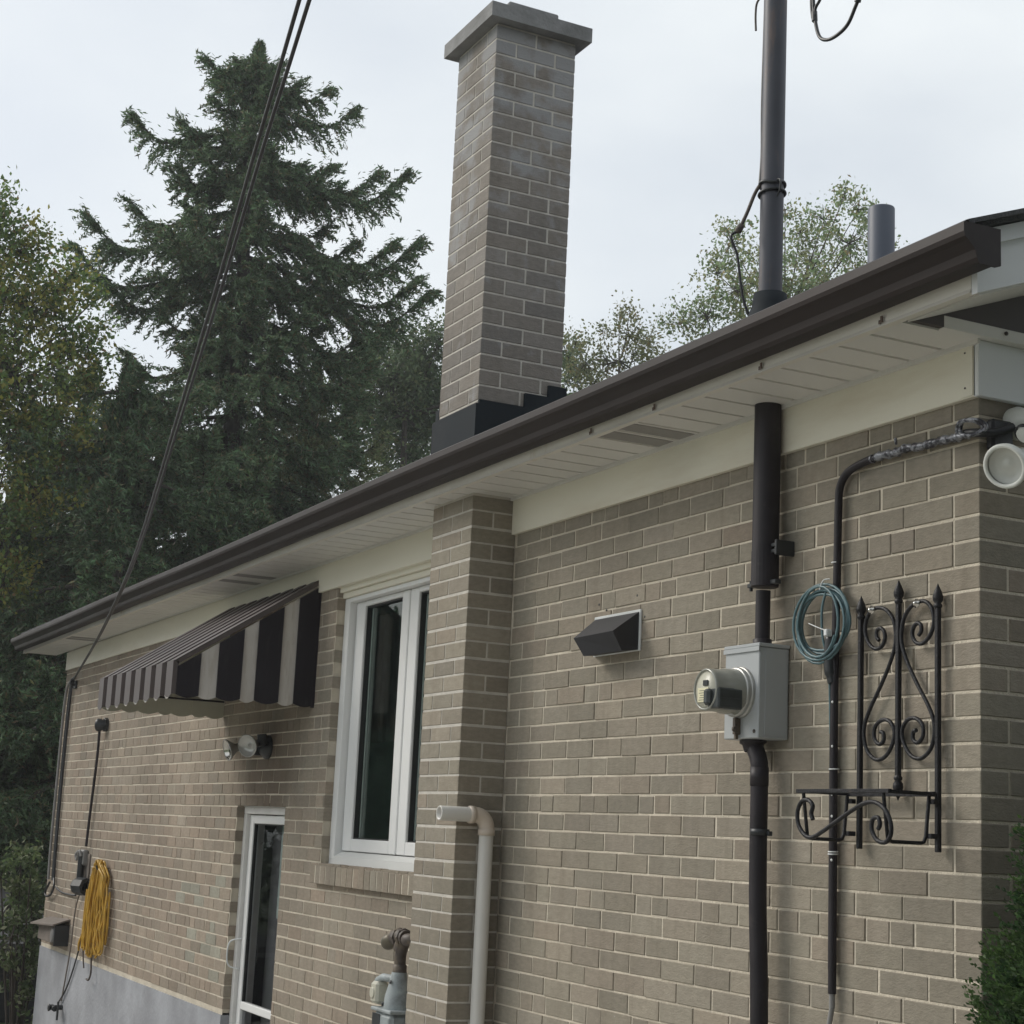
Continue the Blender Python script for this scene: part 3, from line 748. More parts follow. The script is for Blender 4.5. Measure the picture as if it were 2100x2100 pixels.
inner = part('inner_door', M['steel_glass'], door, lambda b: (b.box(dx0 + .06, dx1 - .05, .24, .29, dz0, 1.62), b.box(dx0 + .06, -6.20, .225, .24, dz0 + .2, 1.5, ch=.004), b.box(-6.12, -5.95, .225, .24, dz0 + .2, 1.5, ch=.004)))
part('door_reveal', M['gasket'], door, lambda b: (b.box(dx0 - .002, dx0 + .02, .17, .3, dz0, 1.66), b.box(dx1 - .02, dx1 + .002, .17, .3, dz0, 1.66), b.box(dx0, dx1, .17, .3, 1.62, 1.66), b.box(dx0, dx1, .29, .32, dz0, 1.66)))
part('lock_plate', M['black'], inner, lambda b: b.box(-6.02, -5.98, .215, .225, .62, .78, ch=.003))
part('door_handle', M['tie'], door, lambda b: b.tube(cr([(dx0 + .06, .07, .86), (dx0 + .03, .01, .84), (dx0 + .03, -.005, .77), (dx0 + .03, .01, .70), (dx0 + .06, .07, .68)], 6), .0045, 8))

# ------------------------------------------------------------------ awning
aw = thing('awning', (-6.16, 0, 2.2), 'brown and pale grey striped metal awning sloping out over the side door', 'awning')
AX0, AX1, AYF = -7.0, -5.33, -.785
atop = lambda y: 2.885 + (2.368 - 2.885) * (y / AYF)
YB = [0, -.12, -.215, -.345, -.433, -.56, -.665, AYF]
def scallop(a, b_, z, drop=.016, n=6):
    return [(a + (b_ - a) * i / n, z - drop * math.sin(PI * i / n)) for i in range(n + 1)]
for i in range(7):
    y0, y1 = YB[i], YB[i + 1]; dark = i % 2 == 0
    def sl(b, X, s):
        yy0, yy1 = (y0 + (.004 if dark and i else 0), y1 - (.004 if dark and i < 6 else 0)) if dark else (y0, y1)
        poly = scallop(yy0, yy1, 2.205) + [(yy1, atop(yy1) - .012), (yy0, atop(yy0) - .012)]
        if dark: b.prism(poly, 'x', X, X + s * .006)
        else: b.prism(poly, 'x', X - s * .012, X - s * .008)
    part('side_slat', M['aw_dark'] if dark else M['aw_pale'], aw, lambda b: sl(b, AX1, 1))
    part('side_slat', M['aw_in'], aw, lambda b: sl(b, AX0, -1))
x = AX1; i = 0; edges = []
while x > AX0 + .02:
    w_ = .125 if i % 2 == 0 else .098
    xa = max(x - w_, AX0); edges.append((xa, x, i % 2 == 0)); x = xa; i += 1
dirv = Vector((0, AYF, atop(AYF) - atop(0))).normalized(); nrm = Vector((0, dirv.z, -dirv.y))
if nrm.z < 0: nrm = -nrm
for (xa, xb, dark) in edges:
    h = .026 if dark else .0
    def tp(b):
        p0 = Vector((0, -.002, atop(0))) ; p1 = Vector((0, AYF, atop(AYF)))
        lo, hi = (nrm * (h - .003), nrm * h)
        vs = []
        for p, q in ((p0, lo), (p1, lo), (p1, hi), (p0, hi)):
            vs += [(xa, p.y + q.y, p.z + q.z), (xb, p.y + q.y, p.z + q.z)]
        b.add(vs, [(0, 1, 3, 2), (2, 3, 5, 4), (4, 5, 7, 6), (6, 7, 1, 0), (0, 2, 4, 6), (1, 7, 5, 3)])
        if dark:
            for xx in (xa, xb):
                b.add([(xx, p0.y, p0.z), (xx, p1.y, p1.z), (xx, p1.y + hi.y, p1.z + hi.z), (xx, p0.y + hi.y, p0.z + hi.z)], [(0, 1, 2, 3)])
    part('top_slat', M['aw_top'] if dark else M['aw_pale'], aw, tp)
    def fr(b):
        yo = AYF - (.026 if dark else .0)
        poly = scallop(xa, xb, 2.205) + [(xb, atop(AYF) + (.018 if dark else 0)), (xa, atop(AYF) + (.018 if dark else 0))]
        b.prism(poly, 'y', yo, yo + .003)
        if dark:
            b.box(xa, xa + .002, yo + .003, AYF + .004, 2.206, atop(AYF) + .016); b.box(xb - .002, xb, yo + .003, AYF + .004, 2.206, atop(AYF) + .016)
    part('valance_slat', M['aw_top'] if dark else M['aw_pale'], aw, fr)
part('frame', M['aw_dark'], aw, lambda b: (b.tube([(AX1 - .02, -.01, 2.30), (AX1 - .02, AYF + .02, 2.30), (AX0 + .02, AYF + .02, 2.30), (AX0 + .02, -.01, 2.30)], .006, 8),
     b.tube([(AX1 - .02, -.01, 2.85), (AX1 - .02, AYF + .02, 2.34)], .008, 8), b.tube([(AX0 + .02, -.01, 2.85), (AX0 + .02, AYF + .02, 2.34)], .008, 8), b.tube([(-6.2, -.01, 2.31), (-6.2, AYF + .02, 2.31)], .006, 8)))
part('end_flange', M['aw_dark'], aw, lambda b: b.box(AX1 - .012, AX1 + .007, -.018, -.001, 2.19, 2.832))

# ------------------------------------------------------------------ service mast, meter and conduits
MX, MY = -.945, -.062
mast = thing('service_mast', (MX, MY, 2.22), 'tall dark service mast rising through the eave above the electric meter', 'mast')
part('mast_pipe', M['mast'], mast, lambda b: b.cyl((MX, MY, 3.20), (MX, MY, 5.3), .040, n=24))
part('lower_pipe', M['pipe_brown'], mast, lambda b: (b.cyl((MX, MY, 2.385), (MX, MY, 3.24), .0445, n=24), b.lathe((MX, MY, 2.385), (0, 0, -1), [(0, .0445), (.003, .040), (.003, 0)], 24, smooth=False)))
part('coupling', M['pipe_brown'], mast, lambda b: b.lathe((MX, MY, 2.50), (0, 0, -1), [(0, .0445), (.0, .0458), (.115, .0458), (.115, .0445)], 24, smooth=False))
part('conduit', M['pipe_brown'], mast, lambda b: (b.cyl((MX - .008, MY, 2.19), (MX - .008, MY, 2.372), .0245, n=20), b.lathe((MX - .008, MY, 2.19), (0, 0, 1), [(0, .031), (.022, .031), (.024, .0245)], 20)))
part('clamp', M['black'], mast, lambda b: (b.lathe((MX, MY, 2.386), (0, 0, 1), [(0, .030), (0, .034), (.018, .034), (.018, .030)], 20), b.box(MX - .085, MX - .03, MY - .012, MY + .012, 2.388, 2.402, ch=.002), b.box(MX + .03, MX + .075, MY - .012, MY + .012, 2.388, 2.402, ch=.002), b.cyl((MX - .078, MY, 2.378), (MX - .078, MY, 2.412), .006, n=8)))
part('wall_bracket', M['black'], mast, lambda b: (b.box(MX + .03, MX + .075, MY - .01, MY + .02, 2.492, 2.502), b.box(MX + .03, MX + .075, MY - .01, MY + .02, 2.512, 2.522), b.box(MX + .066, MX + .078, MY - .012, -.001, 2.482, 2.532, ch=.002)))
part('roof_boot', M['flash'], mast, lambda b: b.lathe((MX, MY, 3.385), (0, 0, -1), [(0, .041), (.002, .056), (.04, .060), (.16, .105), (.165, .16)], 24))
part('strap', M['black'], mast, lambda b: (b.tube([(MX + .0435 * math.cos(t), MY + .0435 * math.sin(t), 3.775 + .004 * math.sin(3 * t)) for t in np.linspace(0, 2 * PI, 25)[:-1]], .0055, 6, closed=True),
     b.tube([(MX + .045 * math.cos(t), MY + .045 * math.sin(t), 3.742 + .006 * math.cos(t)) for t in np.linspace(0, 2 * PI, 25)[:-1]], .005, 6, closed=True),
     b.tube(cr([(MX + .045, MY - .01, 3.78), (MX + .065, MY - .012, 3.77), (MX + .062, MY - .012, 3.735), (MX + .044, MY - .01, 3.72)], 5), .0035, 6)))
def ml(t, z, e=0.): return (MX - .443 * t + e, MY - .897 * t, z)
part('tie_wire', M['gas_pipe'], mast, lambda b: (b.tube(cr([ml(.042, 3.775), ml(.06, 3.74), ml(.085, 3.67), ml(.112, 3.605)], 5), .0065, 7), b.lathe(ml(.10, 3.63), (-.25, -.5, -1), [(0, .0), (.004, .012), (.03, .014), (.04, .0)], 8)))
part('tie_wire', M['wire'], mast, lambda b: b.tube(cr([ml(.112, 3.605), ml(.135, 3.59), ml(.132, 3.565), ml(.115, 3.52), ml(.105, 3.45), ml(.09, 3.36), ml(.06, 3.28)], 5), .0048, 7))
part('thin_cable', M['grey_plastic'], mast, lambda b: b.tube(cr([(MX - .044, MY - .015, 5.0), (MX - .043, MY - .015, 4.5), (MX - .050, MY - .015, 4.1), (MX - .042, MY - .018, 3.9), (MX - .034, MY - .03, 3.78)], 6), .004, 6))
loop = thing('drip_loop', (-.6, -.06, 4.2), 'black cable drip loop hanging beside the top of the mast', 'cable')
part('cable', M['wire'], loop, lambda b: b.tube(cr([(MX + .02, MY, 5.05), (-.80, -.06, 4.85), (-.735, -.06, 4.55), (-.729, -.06, 4.37), (-.715, -.06, 4.28), (-.69, -.06, 4.215), (-.645, -.06, 4.186), (-.59, -.06, 4.182), (-.54, -.06, 4.196), (-.505, -.06, 4.235), (-.484, -.06, 4.27), (-.465, -.06, 4.36), (-.46, -.06, 4.6), (-.5, -.06, 4.9)], 6), .0062, 8))
part('second_cable', M['wire'], loop, lambda b: b.tube(cr([(-.75, -.058, 4.9), (-.738, -.058, 4.5), (-.742, -.058, 4.36), (-.728, -.058, 4.29), (-.716, -.062, 4.30), (-.712, -.062, 4.33), (-.672, -.062, 4.38), (-.62, -.062, 4.6), (-.5, -.06, 4.92)], 6), .0055, 8))
part('splice', M['black'], loop, lambda b: (b.cyl((-.49, -.06, 4.252), (-.474, -.06, 4.30), .011, n=10), b.cyl((-.719, -.06, 4.285), (-.722, -.06, 4.32), .010, n=10)))
part('hanging_end', M['gas_pipe'], mast, lambda b: b.tube(cr([(MX - .03, MY - .03, 4.49), (MX - .07, MY - .03, 4.475), (MX - .078, MY - .03, 4.43), (MX - .074, MY - .03, 4.37)], 5), .004, 6))

meter = thing('electric_meter', (-.98, 0, 1.89), 'grey electric meter box with round glass meter on the brick wall', 'electric meter')
bx0, bx1, by, bz0, bz1 = -1.078, -.884, -.120, 1.888, 2.180
part('meter_box', M['meter_box'], meter, lambda b: (b.box(bx0, bx1, by, -.004, bz0, bz1, ch=.003), b.box(bx1 + .0005, bx1 + .002, by + .024, -.012, bz0 + .01, bz1 - .014)))
part('box_lid', M['meter_box'], meter, lambda b: (b.box(bx0 - .004, bx1 + .004, by - .004, -.003, bz1 + .0005, bz1 + .012, ch=.002), b.box(bx0 - .004, bx1 + .004, by - .0055, by - .0005, bz1 - .014, bz1 + .0003)))
cxm, czm = -.985, 2.036
part('meter_ring', M['meter_side'], meter, lambda b: b.lathe((cxm, by, czm), (0, -1, 0), [(0, .084), (.008, .084), (.011, .081), (.011, .079), (.016, .081), (.024, .081), (.028, .077), (.028, .073)], 40))
part('meter_body', M['meter_cover'], meter, lambda b: b.lathe((cxm, by - .028, czm), (0, -1, 0), [(0, .075), (.045, .073), (.052, .069), (.10, .068), (.108, .0675), (.112, .064), (.110, .061), (.106, .0605)], 40))
part('dial_face', M['meter_face'], meter, lambda b: b.lathe((cxm, by - .134, czm), (0, -1, 0), [(0, .0608), (.0005, .0608), (.001, 0)], 40))
part('display', M['black'], meter, lambda b: b.box(cxm - .012, cxm + .016, by - .139, by - .1355, czm + .012, czm + .030, ch=.001))
part('rating_label', M['label'], meter, lambda b: b.box(cxm - .042, cxm + .020, by - .1385, by - .1355, czm - .040, czm + .006, ch=.0005))
part('label_print', M['black'], meter, lambda b: [b.box(cxm - .034 + .004 * (q % 3), cxm + .002 + .003 * ((q * 7) % 5), by - .1391, by - .1386, czm - .034 + q * .0075, czm - .0325 + q * .0075) for q in range(5)])
part('relay_module', M['relay'], meter, lambda b: (b.box(cxm + .012, cxm + .076, by - .136, by - .042, czm - .062, czm + .004, ch=.005), b.box(cxm + .010, cxm + .042, by - .154, by - .120, czm - .052, czm + .0, ch=.008), b.box(cxm + .0755, cxm + .078, by - .126, by - .056, czm - .028, czm - .022)))
part('latch', M['gas_pipe'], meter, lambda b: (b.box(cxm - .012, cxm + .004, by - .022, by, czm - .135, czm - .082, ch=.002), b.box(cxm - .014, cxm - .004, by - .014, by - .004, bz0 - .002, czm - .130), b.lathe((cxm - .002, by - .02, czm - .118), (0, -1, 0), [(0, .008), (.006, .008), (.008, 0)], 10)))
part('screw', M['gas_pipe'], meter, lambda b: b.lathe((-.905, by, bz0 + .022), (0, -1, 0), [(0, .006), (.003, .006), (.004, 0)], 10))
riser = thing('meter_riser', (-.94, -.06, GZ), 'dark brown conduit running down the wall below the electric meter', 'conduit')
part('pipe', M['pipe_brown'], riser, lambda b: b.tube(cr([(-.990, -.062, 1.90), (-.985, -.062, 1.865), (-.962, -.062, 1.825), (-.955, -.062, 1.76), (-.952, -.062, 1.4), (-.930, -.062, .9), (-.930, -.062, GZ)], 6), .0285, 20))
part('top_bushing', M['pipe_brown'], riser, lambda b: b.lathe((-.995, -.062, 1.886), (.12, 0, -1), [(0, .044), (.008, .044), (.012, .036), (.035, .030)], 20))
part('collar', M['pipe_brown'], riser, lambda b: b.lathe((-.955, -.062, 1.80), (0, 0, -1), [(0, .0285), (0, .0302), (.06, .0302), (.06, .0285)], 20))
part('pipe_strap', M['black'], riser, lambda b: (b.lathe((-.947, -.062, 1.585), (0, 0, 1), [(0, .029), (0, .031), (.02, .031), (.02, .029)], 20), b.box(-.919, -.906, -.058, -.040, 1.584, 1.599, ch=.003)))

# ------------------------------------------------------------------ slim cable conduit with lamp at the corner
cc = thing('cable_conduit', (-.615, -.02, 1.05), 'thin black cable conduit bending along the wall towards the corner lamp', 'conduit')
part('tube', M['pipe_brown'], cc, lambda b: b.tube(cr([(-.618, -.022, 1.13), (-.620, -.022, 1.5), (-.622, -.022, 2.0), (-.615, -.022, 2.4), (-.612, -.022, 2.60), (-.606, -.022, 2.665), (-.578, -.022, 2.702), (-.535, -.022, 2.719), (-.47, -.022, 2.729), (-.44, -.022, 2.73)], 8), .0125, 12))
part('tape_wrap', M['foil'], cc, lambda b: (b.tube(cr([(-.45, -.022, 2.73), (-.40, -.022, 2.733), (-.34, -.024, 2.729), (-.29, -.024, 2.734), (-.22, -.022, 2.728), (-.14, -.022, 2.729), (-.06, -.024, 2.725), (-.01, -.024, 2.727)], 7), [.0125 + .004 * math.sin(q * 1.9) * math.sin(q * .7) for q in range(50)], 10), b.lathe((-.313, -.04, 2.748), (.2, -.3, 1), [(0, .004), (.018, .005), (.022, 0)], 8)))
part('knot', M['foil'], cc, lambda b: [b.tube(cr([(-.04 + dx, -.045, 2.735), (-.01 + dx, -.06, 2.755), (.04 + dx, -.05, 2.748), (.05 + dx, -.03, 2.728), (.02 + dx, -.045, 2.712), (-.02 + dx, -.055, 2.716)], 5, True), .006, 8, closed=True) for dx in (0, .014)])
part('feed_cable', M['wire'], cc, lambda b: b.tube(cr([(-.02, -.03, 2.728), (.03, -.03, 2.72), (.05, .02, 2.725), (.06, .07, 2.745)], 6), .013, 10))
part('lower_cable', M['wire'], cc, lambda b: b.tube(cr([(-.634, -.020, 2.10), (-.640, -.018, 1.9), (-.638, -.018, 1.6), (-.636, -.018, 1.2)], 6), .006, 8))
part('tape_sleeve', M['black'], cc, lambda b: b.tube(cr([(-.632, -.028, 2.20), (-.636, -.03, 2.15), (-.634, -.03, 2.10), (-.628, -.026, 2.055)], 6), [.012] + [.019] * 14 + [.015] * 4, 12))
part('end_fitting', M['grey_plastic'], cc, lambda b: (b.cyl((-.618, -.022, 1.09), (-.618, -.022, 1.13), .009, n=10), b.cyl((-.630, -.024, 1.03), (-.618, -.022, 1.09), .008, n=10)))
part('pipe_nail', M['tie'], cc, lambda b: [b.lathe((-.615 + .001 * i, -.034, z), (0, -1, 0), [(0, .0042), (.002, .004), (.003, 0)], 8) for i, z in enumerate((1.995, 1.86, 1.715, 1.65, 1.52))])
part('cable_tie', M['tie'], cc, lambda b: [b.tube([(-.620 + .0145 * math.cos(t), -.022 + .0145 * math.sin(t), z + .001 * math.sin(t)) for t in np.linspace(0, 2 * PI, 17)[:-1]], .0022, 6, closed=True) for z in (2.43, 1.792, 1.545, 1.538)])

coil = thing('cable_coil', (-.67, -.05, 2.14), 'coiled teal network cable hanging on the thin conduit', 'cable coil')
def coilf(b):
    r_ = np.random.default_rng(5); pts = []
    turns = 7
    for i in range(turns * 26):
        t = i / 26 * 2 * PI; k = i / (turns * 26)
        rr_x = .118 + .014 * math.sin(t * .37 + 1) + .010 * math.sin(t * .23); rr_z = .105 + .012 * math.sin(t * .29) + .008 * math.cos(t * .41)
        sx = -.035 * math.cos(t)      # leaning oval
        pts.append((-.668 + rr_x * math.cos(t) + .018 * math.sin(t), -.034 - .014 * math.sin(t * .31) - .012 * k, 2.250 + rr_z * math.sin(t) - .012 * abs(math.sin(t * .17)) + sx * .5))
    b.tube(pts, .0046, 7)
part('loops', M['teal'], coil, coilf)
part('tail', M['teal'], coil, lambda b: b.tube(cr([(-.640, -.04, 2.352), (-.656, -.045, 2.30), (-.660, -.045, 2.25), (-.652, -.045, 2.19), (-.64, -.03, 2.1), (-.642, -.02, 1.9)], 6), .0042, 7))
part('zip_tie', M['tie'], coil, lambda b: b.tube(cr([(-.66, -.055, 2.345), (-.642, -.055, 2.372), (-.622, -.045, 2.376)], 5), .0022, 5))
part('zip_tie', M['tie'], coil, lambda b: (b.tube(cr([(-.72, -.05, 2.245), (-.67, -.052, 2.228), (-.625, -.05, 2.213)], 5), .0018, 5), b.box(-.630, -.612, -.062, -.04, 2.196, 2.218, ch=.003)))

# ------------------------------------------------------------------ wrought-iron plant bracket
rk = thing('plant_bracket', (-.335, -.02, 1.557), 'black wrought iron plant bracket with scrolls and spear tips on the wall', 'plant bracket')
RB = ((-.497, 1.557, 2.245), (-.322, 1.765, 2.275), (-.150, 1.557, 2.245))
for (xx, za, zb) in RB:
    part('bar', M['iron'], rk, lambda b: b.box(xx - .0075, xx + .0075, -.028, -.013, za, zb, ch=.002))
def spear(xx, z, s):
    return lambda b: b.lathe((xx, -.0205, z), (0, 0, s), [(-.006, .008), (0, .0125), (.006, .0125), (.010, .009), (.018, .014), (.030, .0155), (.046, .010), (.068, .0)], 10)
for (xx, z, s) in ((-.497, 2.245, 1), (-.322, 2.275, 1), (-.150, 2.245, 1), (-.322, 1.765, -1)):
    part('spear_tip', M['iron'], rk, spear(xx, z, s))
half = [(-.411, 2.170), (-.422, 2.181), (-.421, 2.199), (-.405, 2.206), (-.388, 2.194), (-.384, 2.172), (-.400, 2.150), (-.430, 2.146), (-.462, 2.168), (-.477, 2.205), (-.466, 2.246), (-.432, 2.268), (-.385, 2.261), (-.350, 2.232), (-.336, 2.19), (-.338, 2.148), (-.362, 2.095),
        (-.405, 2.03), (-.450, 1.97), (-.475, 1.925), (-.479, 1.885), (-.462, 1.842), (-.420, 1.817), (-.376, 1.828), (-.345, 1.866), (-.340, 1.900), (-.362, 1.928), (-.398, 1.932), (-.428, 1.912), (-.430, 1.880), (-.408, 1.862), (-.388, 1.872), (-.389, 1.893), (-.402, 1.898)]
for s in (1, -1):
    pts = [((x if s > 0 else -.644 - x), -.0205, z) for x, z in half]
    part('scroll', M['iron'], rk, lambda b: b.tube(cr(pts, 5), .0062, 8))
for xx in (-.437, -.232):
    part('bolt', M['chrome'], rk, lambda b: b.lathe((xx, -.0275, 2.262), (0, -1, 0), [(0, .0135), (.003, .0135), (.004, .008), (.012, .008), (.014, 0)], 12))
TZ = 1.716
part('tray_frame', M['iron'], rk, lambda b: (b.box(-.552, -.128, -.213, -.199, TZ - .006, TZ + .006, ch=.0015), b.box(-.530, -.145, -.045, -.031, TZ - .007, TZ + .007, ch=.0015), b.box(-.535, -.521, -.1985, -.0455, TZ - .005, TZ + .005), b.box(-.160, -.146, -.1985, -.0455, TZ - .005, TZ + .005)))
for xx in (-.523, -.158):
    part('tray_hanger', M['iron'], rk, lambda b: b.tube([(xx, -.046, TZ - .006), (xx, -.057, 1.60), (xx, -.064, 1.583), (xx, -.075, 1.580), (xx, -.175, 1.580), (xx, -.19, 1.588), (xx, -.206, TZ - .006)], .0055, 8))
    for (ys, zs) in ((-.056, 1.593), (-.046, 1.688)): part('wall_stub', M['iron'], rk, lambda b: b.box(xx - .004, xx + .02, ys, -.0285, zs, zs + .014, ch=.0015))
scr = [(-.476, 1.634), (-.484, 1.652), (-.478, 1.674), (-.500, 1.690), (-.532, 1.685), (-.551, 1.655), (-.545, 1.618), (-.515, 1.590), (-.480, 1.583), (-.43, 1.601), (-.36, 1.633), (-.29, 1.664), (-.235, 1.683), (-.19, 1.684), (-.150, 1.665), (-.126, 1.628), (-.127, 1.596), (-.150, 1.577), (-.185, 1.583), (-.207, 1.610), (-.203, 1.638), (-.180, 1.643), (-.172, 1.625), (-.180, 1.612)]
part('front_scroll', M['iron'], rk, lambda b: b.tube(cr([(x, -.206, z) for x, z in scr], 6), .0065, 8))

# ------------------------------------------------------------------ vent hood
vh = thing('vent_hood', (-2.0, 0, 2.25), 'dark plastic exhaust vent hood with white edge sticking out of the brick', 'vent')
part('back_plate', M['tie'], vh, lambda b: b.box(-2.168, -1.818, -.010, -.0015, 2.246, 2.402, ch=.002))
def hood(b):
    xa, xb = -2.158, -1.827
    A = [(xa, -.0105, 2.392), (xb, -.0105, 2.392), (xb, -.122, 2.310), (xa + .03, -.122, 2.306), (xa + .055, -.088, 2.238), (xb, -.080, 2.240), (xa, -.0105, 2.250), (xb, -.0105, 2.250)]
    b.add(A, [(0, 1, 2, 3), (3, 2, 5, 4), (0, 3, 4, 6), (1, 7, 5, 2), (4, 5, 7, 6)])
part('hood', M['hood'], vh, hood)
part('screw_hole', M['black'], vh, lambda b: [b.lathe((x, -.0012, z), (0, -1, 0), [(0, .005), (.0012, .005), (.0014, 0)], 8) for x, z in ((-2.15, 2.452), (-1.86, 2.458), (-1.80, 2.372), (-2.09, 2.424))])

# ------------------------------------------------------------------ PVC pipe
pv = thing('pvc_pipe', (-2.885, -.09, GZ), 'white plastic exhaust pipe with elbow rising beside the chimney breast', 'pipe')
PXc, PYc, PR = -2.884, -.088, .0305
part('riser', M['pvc'], pv, lambda b: b.cyl((PXc, PYc, GZ), (PXc, PYc, 1.545), PR, n=28))
part('elbow', M['pvc_elbow'], pv, lambda b: (b.tube([(PXc, PYc, 1.55)] + [(PXc, PYc - .055 + .055 * math.cos(t), 1.570 + .055 * math.sin(t)) for t in np.linspace(0, PI / 2, 9)] + [(PXc, PYc - .065, 1.625)], PR + .0025, 24),
     b.lathe((PXc, PYc, 1.542), (0, 0, 1), [(0, PR), (0, PR + .0055), (.026, PR + .0055), (.028, PR)], 28), b.lathe((PXc, PYc - .062, 1.625), (0, -1, 0), [(0, PR), (0, PR + .006), (.022, PR + .006), (.024, PR)], 28)))
part('outlet', M['pvc'], pv, lambda b: b.lathe((PXc, PYc - .083, 1.625), (0, -1, 0), [(0, PR), (.135, PR), (.138, PR - .001), (.138, PR - .006), (.02, PR - .006), (.02, 0)], 28))

# ------------------------------------------------------------------ gas meter (mostly out of frame)
gm = thing('gas_meter', (-3.5, -.2, .5), 'pale blue-grey gas meter with rusty elbow pipe at the chimney breast', 'gas meter')
part('elbow_pipe', M['gas_pipe'], gm, lambda b: (b.tube(cr([(-3.455, -.2, .94), (-3.455, -.2, 1.0), (-3.44, -.2, 1.045), (-3.41, -.2, 1.075), (-3.35, -.2, 1.082), (-3.33, -.12, 1.082), (-3.345, -.02, 1.082)], 6), .026, 14), b.lathe((-3.455, -.2, .935), (0, 0, 1), [(0, .031), (.03, .031), (.034, .026)], 14), b.tube([(-3.46, -.2, 1.03), (-3.44, -.2, 1.065)], .033, 12)))
part('union', M['gas_pipe'], gm, lambda b: (b.tube(cr([(-3.40, -.2, 1.085), (-3.48, -.2, 1.088), (-3.54, -.2, 1.078)], 5), .034, 14), b.lathe((-3.47, -.2, 1.084), (-1, 0, .05), [(0, .034), (0, .041), (.018, .041), (.018, .034)], 8, smooth=False), b.lathe((-3.42, -.2, 1.086), (-1, 0, .02), [(0, .034), (0, .040), (.014, .040), (.014, .034)], 8, smooth=False)))
part('regulator_cap', M['brass'], gm, lambda b: b.lathe((-3.53, -.205, 1.075), (-1, -.1, -.42), [(0, .028), (.02, .032), (.04, .036), (.06, .034), (.075, .026), (.08, 0)], 18))
def gbody(b):
    b.lathe((-3.455, -.2, .936), (0, 0, -1), [(0, .034), (.012, .036), (.03, .040), (.06, .047), (.10, .058), (.16, .066), (.175, .066)], 24)
part('upper_body', M['gas_grey'], gm, gbody)
part('lower_body', M['gas_grey'], gm, lambda b: (b.box(-3.58, -3.375, -.265, -.11, .42, .765, ch=.018), b.box(-3.59, -3.365, -.272, -.10, .765, .780, ch=.004)))
part('index_box', M['meter_face'], gm, lambda b: (b.box(-3.63, -3.555, -.262, -.20, .79, .885, ch=.012), b.lathe((-3.60, -.262, .835), (0, -1, 0), [(0, .024), (.004, .024), (.005, .02), (.003, 0)], 16)))
part('index_arm', M['gas_grey'], gm, lambda b: b.tube([(-3.62, -.23, .885), (-3.56, -.23, .905), (-3.48, -.215, .905)], .017, 10))
part('seal_bolt', M['black'], gm, lambda b: (b.lathe((-3.475, -.262, .80), (0, -1, 0), [(0, .009), (.004, .009), (.005, 0)], 10), b.lathe((-3.44, -.245, .895), (0, -1, .3), [(0, .008), (.004, .008), (.005, 0)], 10)))
part('warning_label', M['black'], gm, lambda b: b.box(-3.575, -3.49, -.2675, -.2652, .69, .755))
part('red_label', M['red'], gm, lambda b: b.box(-3.575, -3.49, -.2675, -.2652, .60, .675))

# ------------------------------------------------------------------ flood lamps over the door
fl_ = thing('twin_flood_lamp', (-6.1, 0, 2.0), 'twin outdoor flood lamps under the awning above the side door', 'flood lamp')
part('mount_plate', M['black'], fl_, lambda b: b.lathe((-6.05, -.001, 1.99), (0, -1, 0), [(0, .07), (.02, .07), (.03, .06), (.045, .045), (.06, .03), (.06, 0)], 20))
def lamp(o, axis, r=.066):
    def shell(b): b.lathe(o, axis, [(-.09, .0), (-.09, .022), (-.05, .026), (-.035, .036), (0, r), (.006, r), (.006, r - .004)], 26)
    def face(b): b.lathe(o, axis, [(.004, r - .004), (-.012, r * .7), (-.026, r * .3), (-.022, .012), (-.01, .0)], 26)
    return shell, face
for (o, ax, fm) in (((-6.34, -.16, 1.972), (.02, -.95, -.28), 'chrome'), ((-5.93, -.17, 1.985), (.55, -.80, -.22), 'lamp_glass')):
    sh, fa = lamp(o, ax)
    part('lamp_shell', M['lamp_glass'] if fm == 'lamp_glass' else M['meter_side'], fl_, sh); part('lamp_lens', M[fm], fl_, fa)
part('lamp_socket', M['black'], fl_, lambda b: (b.cyl((-6.06, -.04, 2.0), (-6.25, -.10, 1.982), .024, n=14), b.cyl((-6.05, -.04, 2.0), (-5.97, -.075, 2.02), .024, n=14), b.box(-6.10, -6.07, -.11, -.03, 1.94, 2.03, ch=.006), b.cyl((-5.96, -.07, 1.995), (-5.96, -.08, 2.06), .028, n=14)))

# corner flood lamp
cl = thing('corner_flood_lamp', (.04, .11, 2.76), 'old white flood lamp on the right corner of the house', 'flood lamp')
part('base_plate', M['lamp_white'], cl, lambda b: b.lathe((.0, .135, 2.775), (1, 0, 0), [(0, .048), (.02, .048), (.034, .042), (.06, .036), (.085, .028), (.088, 0)], 24))
part('back_box', M['wire'], cl, lambda b: b.box(.0005, .035, .02, .10, 2.68, 2.77, ch=.008))
part('swivel', M['lamp_white'], cl, lambda b: (b.tube(cr([(.08, .13, 2.765), (.115, .09, 2.735), (.12, .05, 2.705)], 5), .022, 12),))
part('gasket_ring', M['black'], cl, lambda b: b.lathe((.113, .066, 2.718), (.1, -.75, -.6), [(0, .024), (0, .029), (.010, .029), (.010, .024)], 18))
ax = Vector((.30, -.86, -.40)).normalized(); lo = Vector((.135, -.028, 2.606))
part('lamp_shell', M['lamp_white'], cl, lambda b: b.lathe(lo, ax, [(-.115, .0), (-.115, .026), (-.075, .030), (-.055, .042), (-.012, .061), (.004, .0635), (.010, .061), (.010, .053), (.004, .051)], 36))
part('lamp_lens', M['lens'], cl, lambda b: b.lathe(lo, ax, [(-.004, .052), (-.012, .040), (-.016, .022), (-.010, .012), (-.008, 0)], 36))

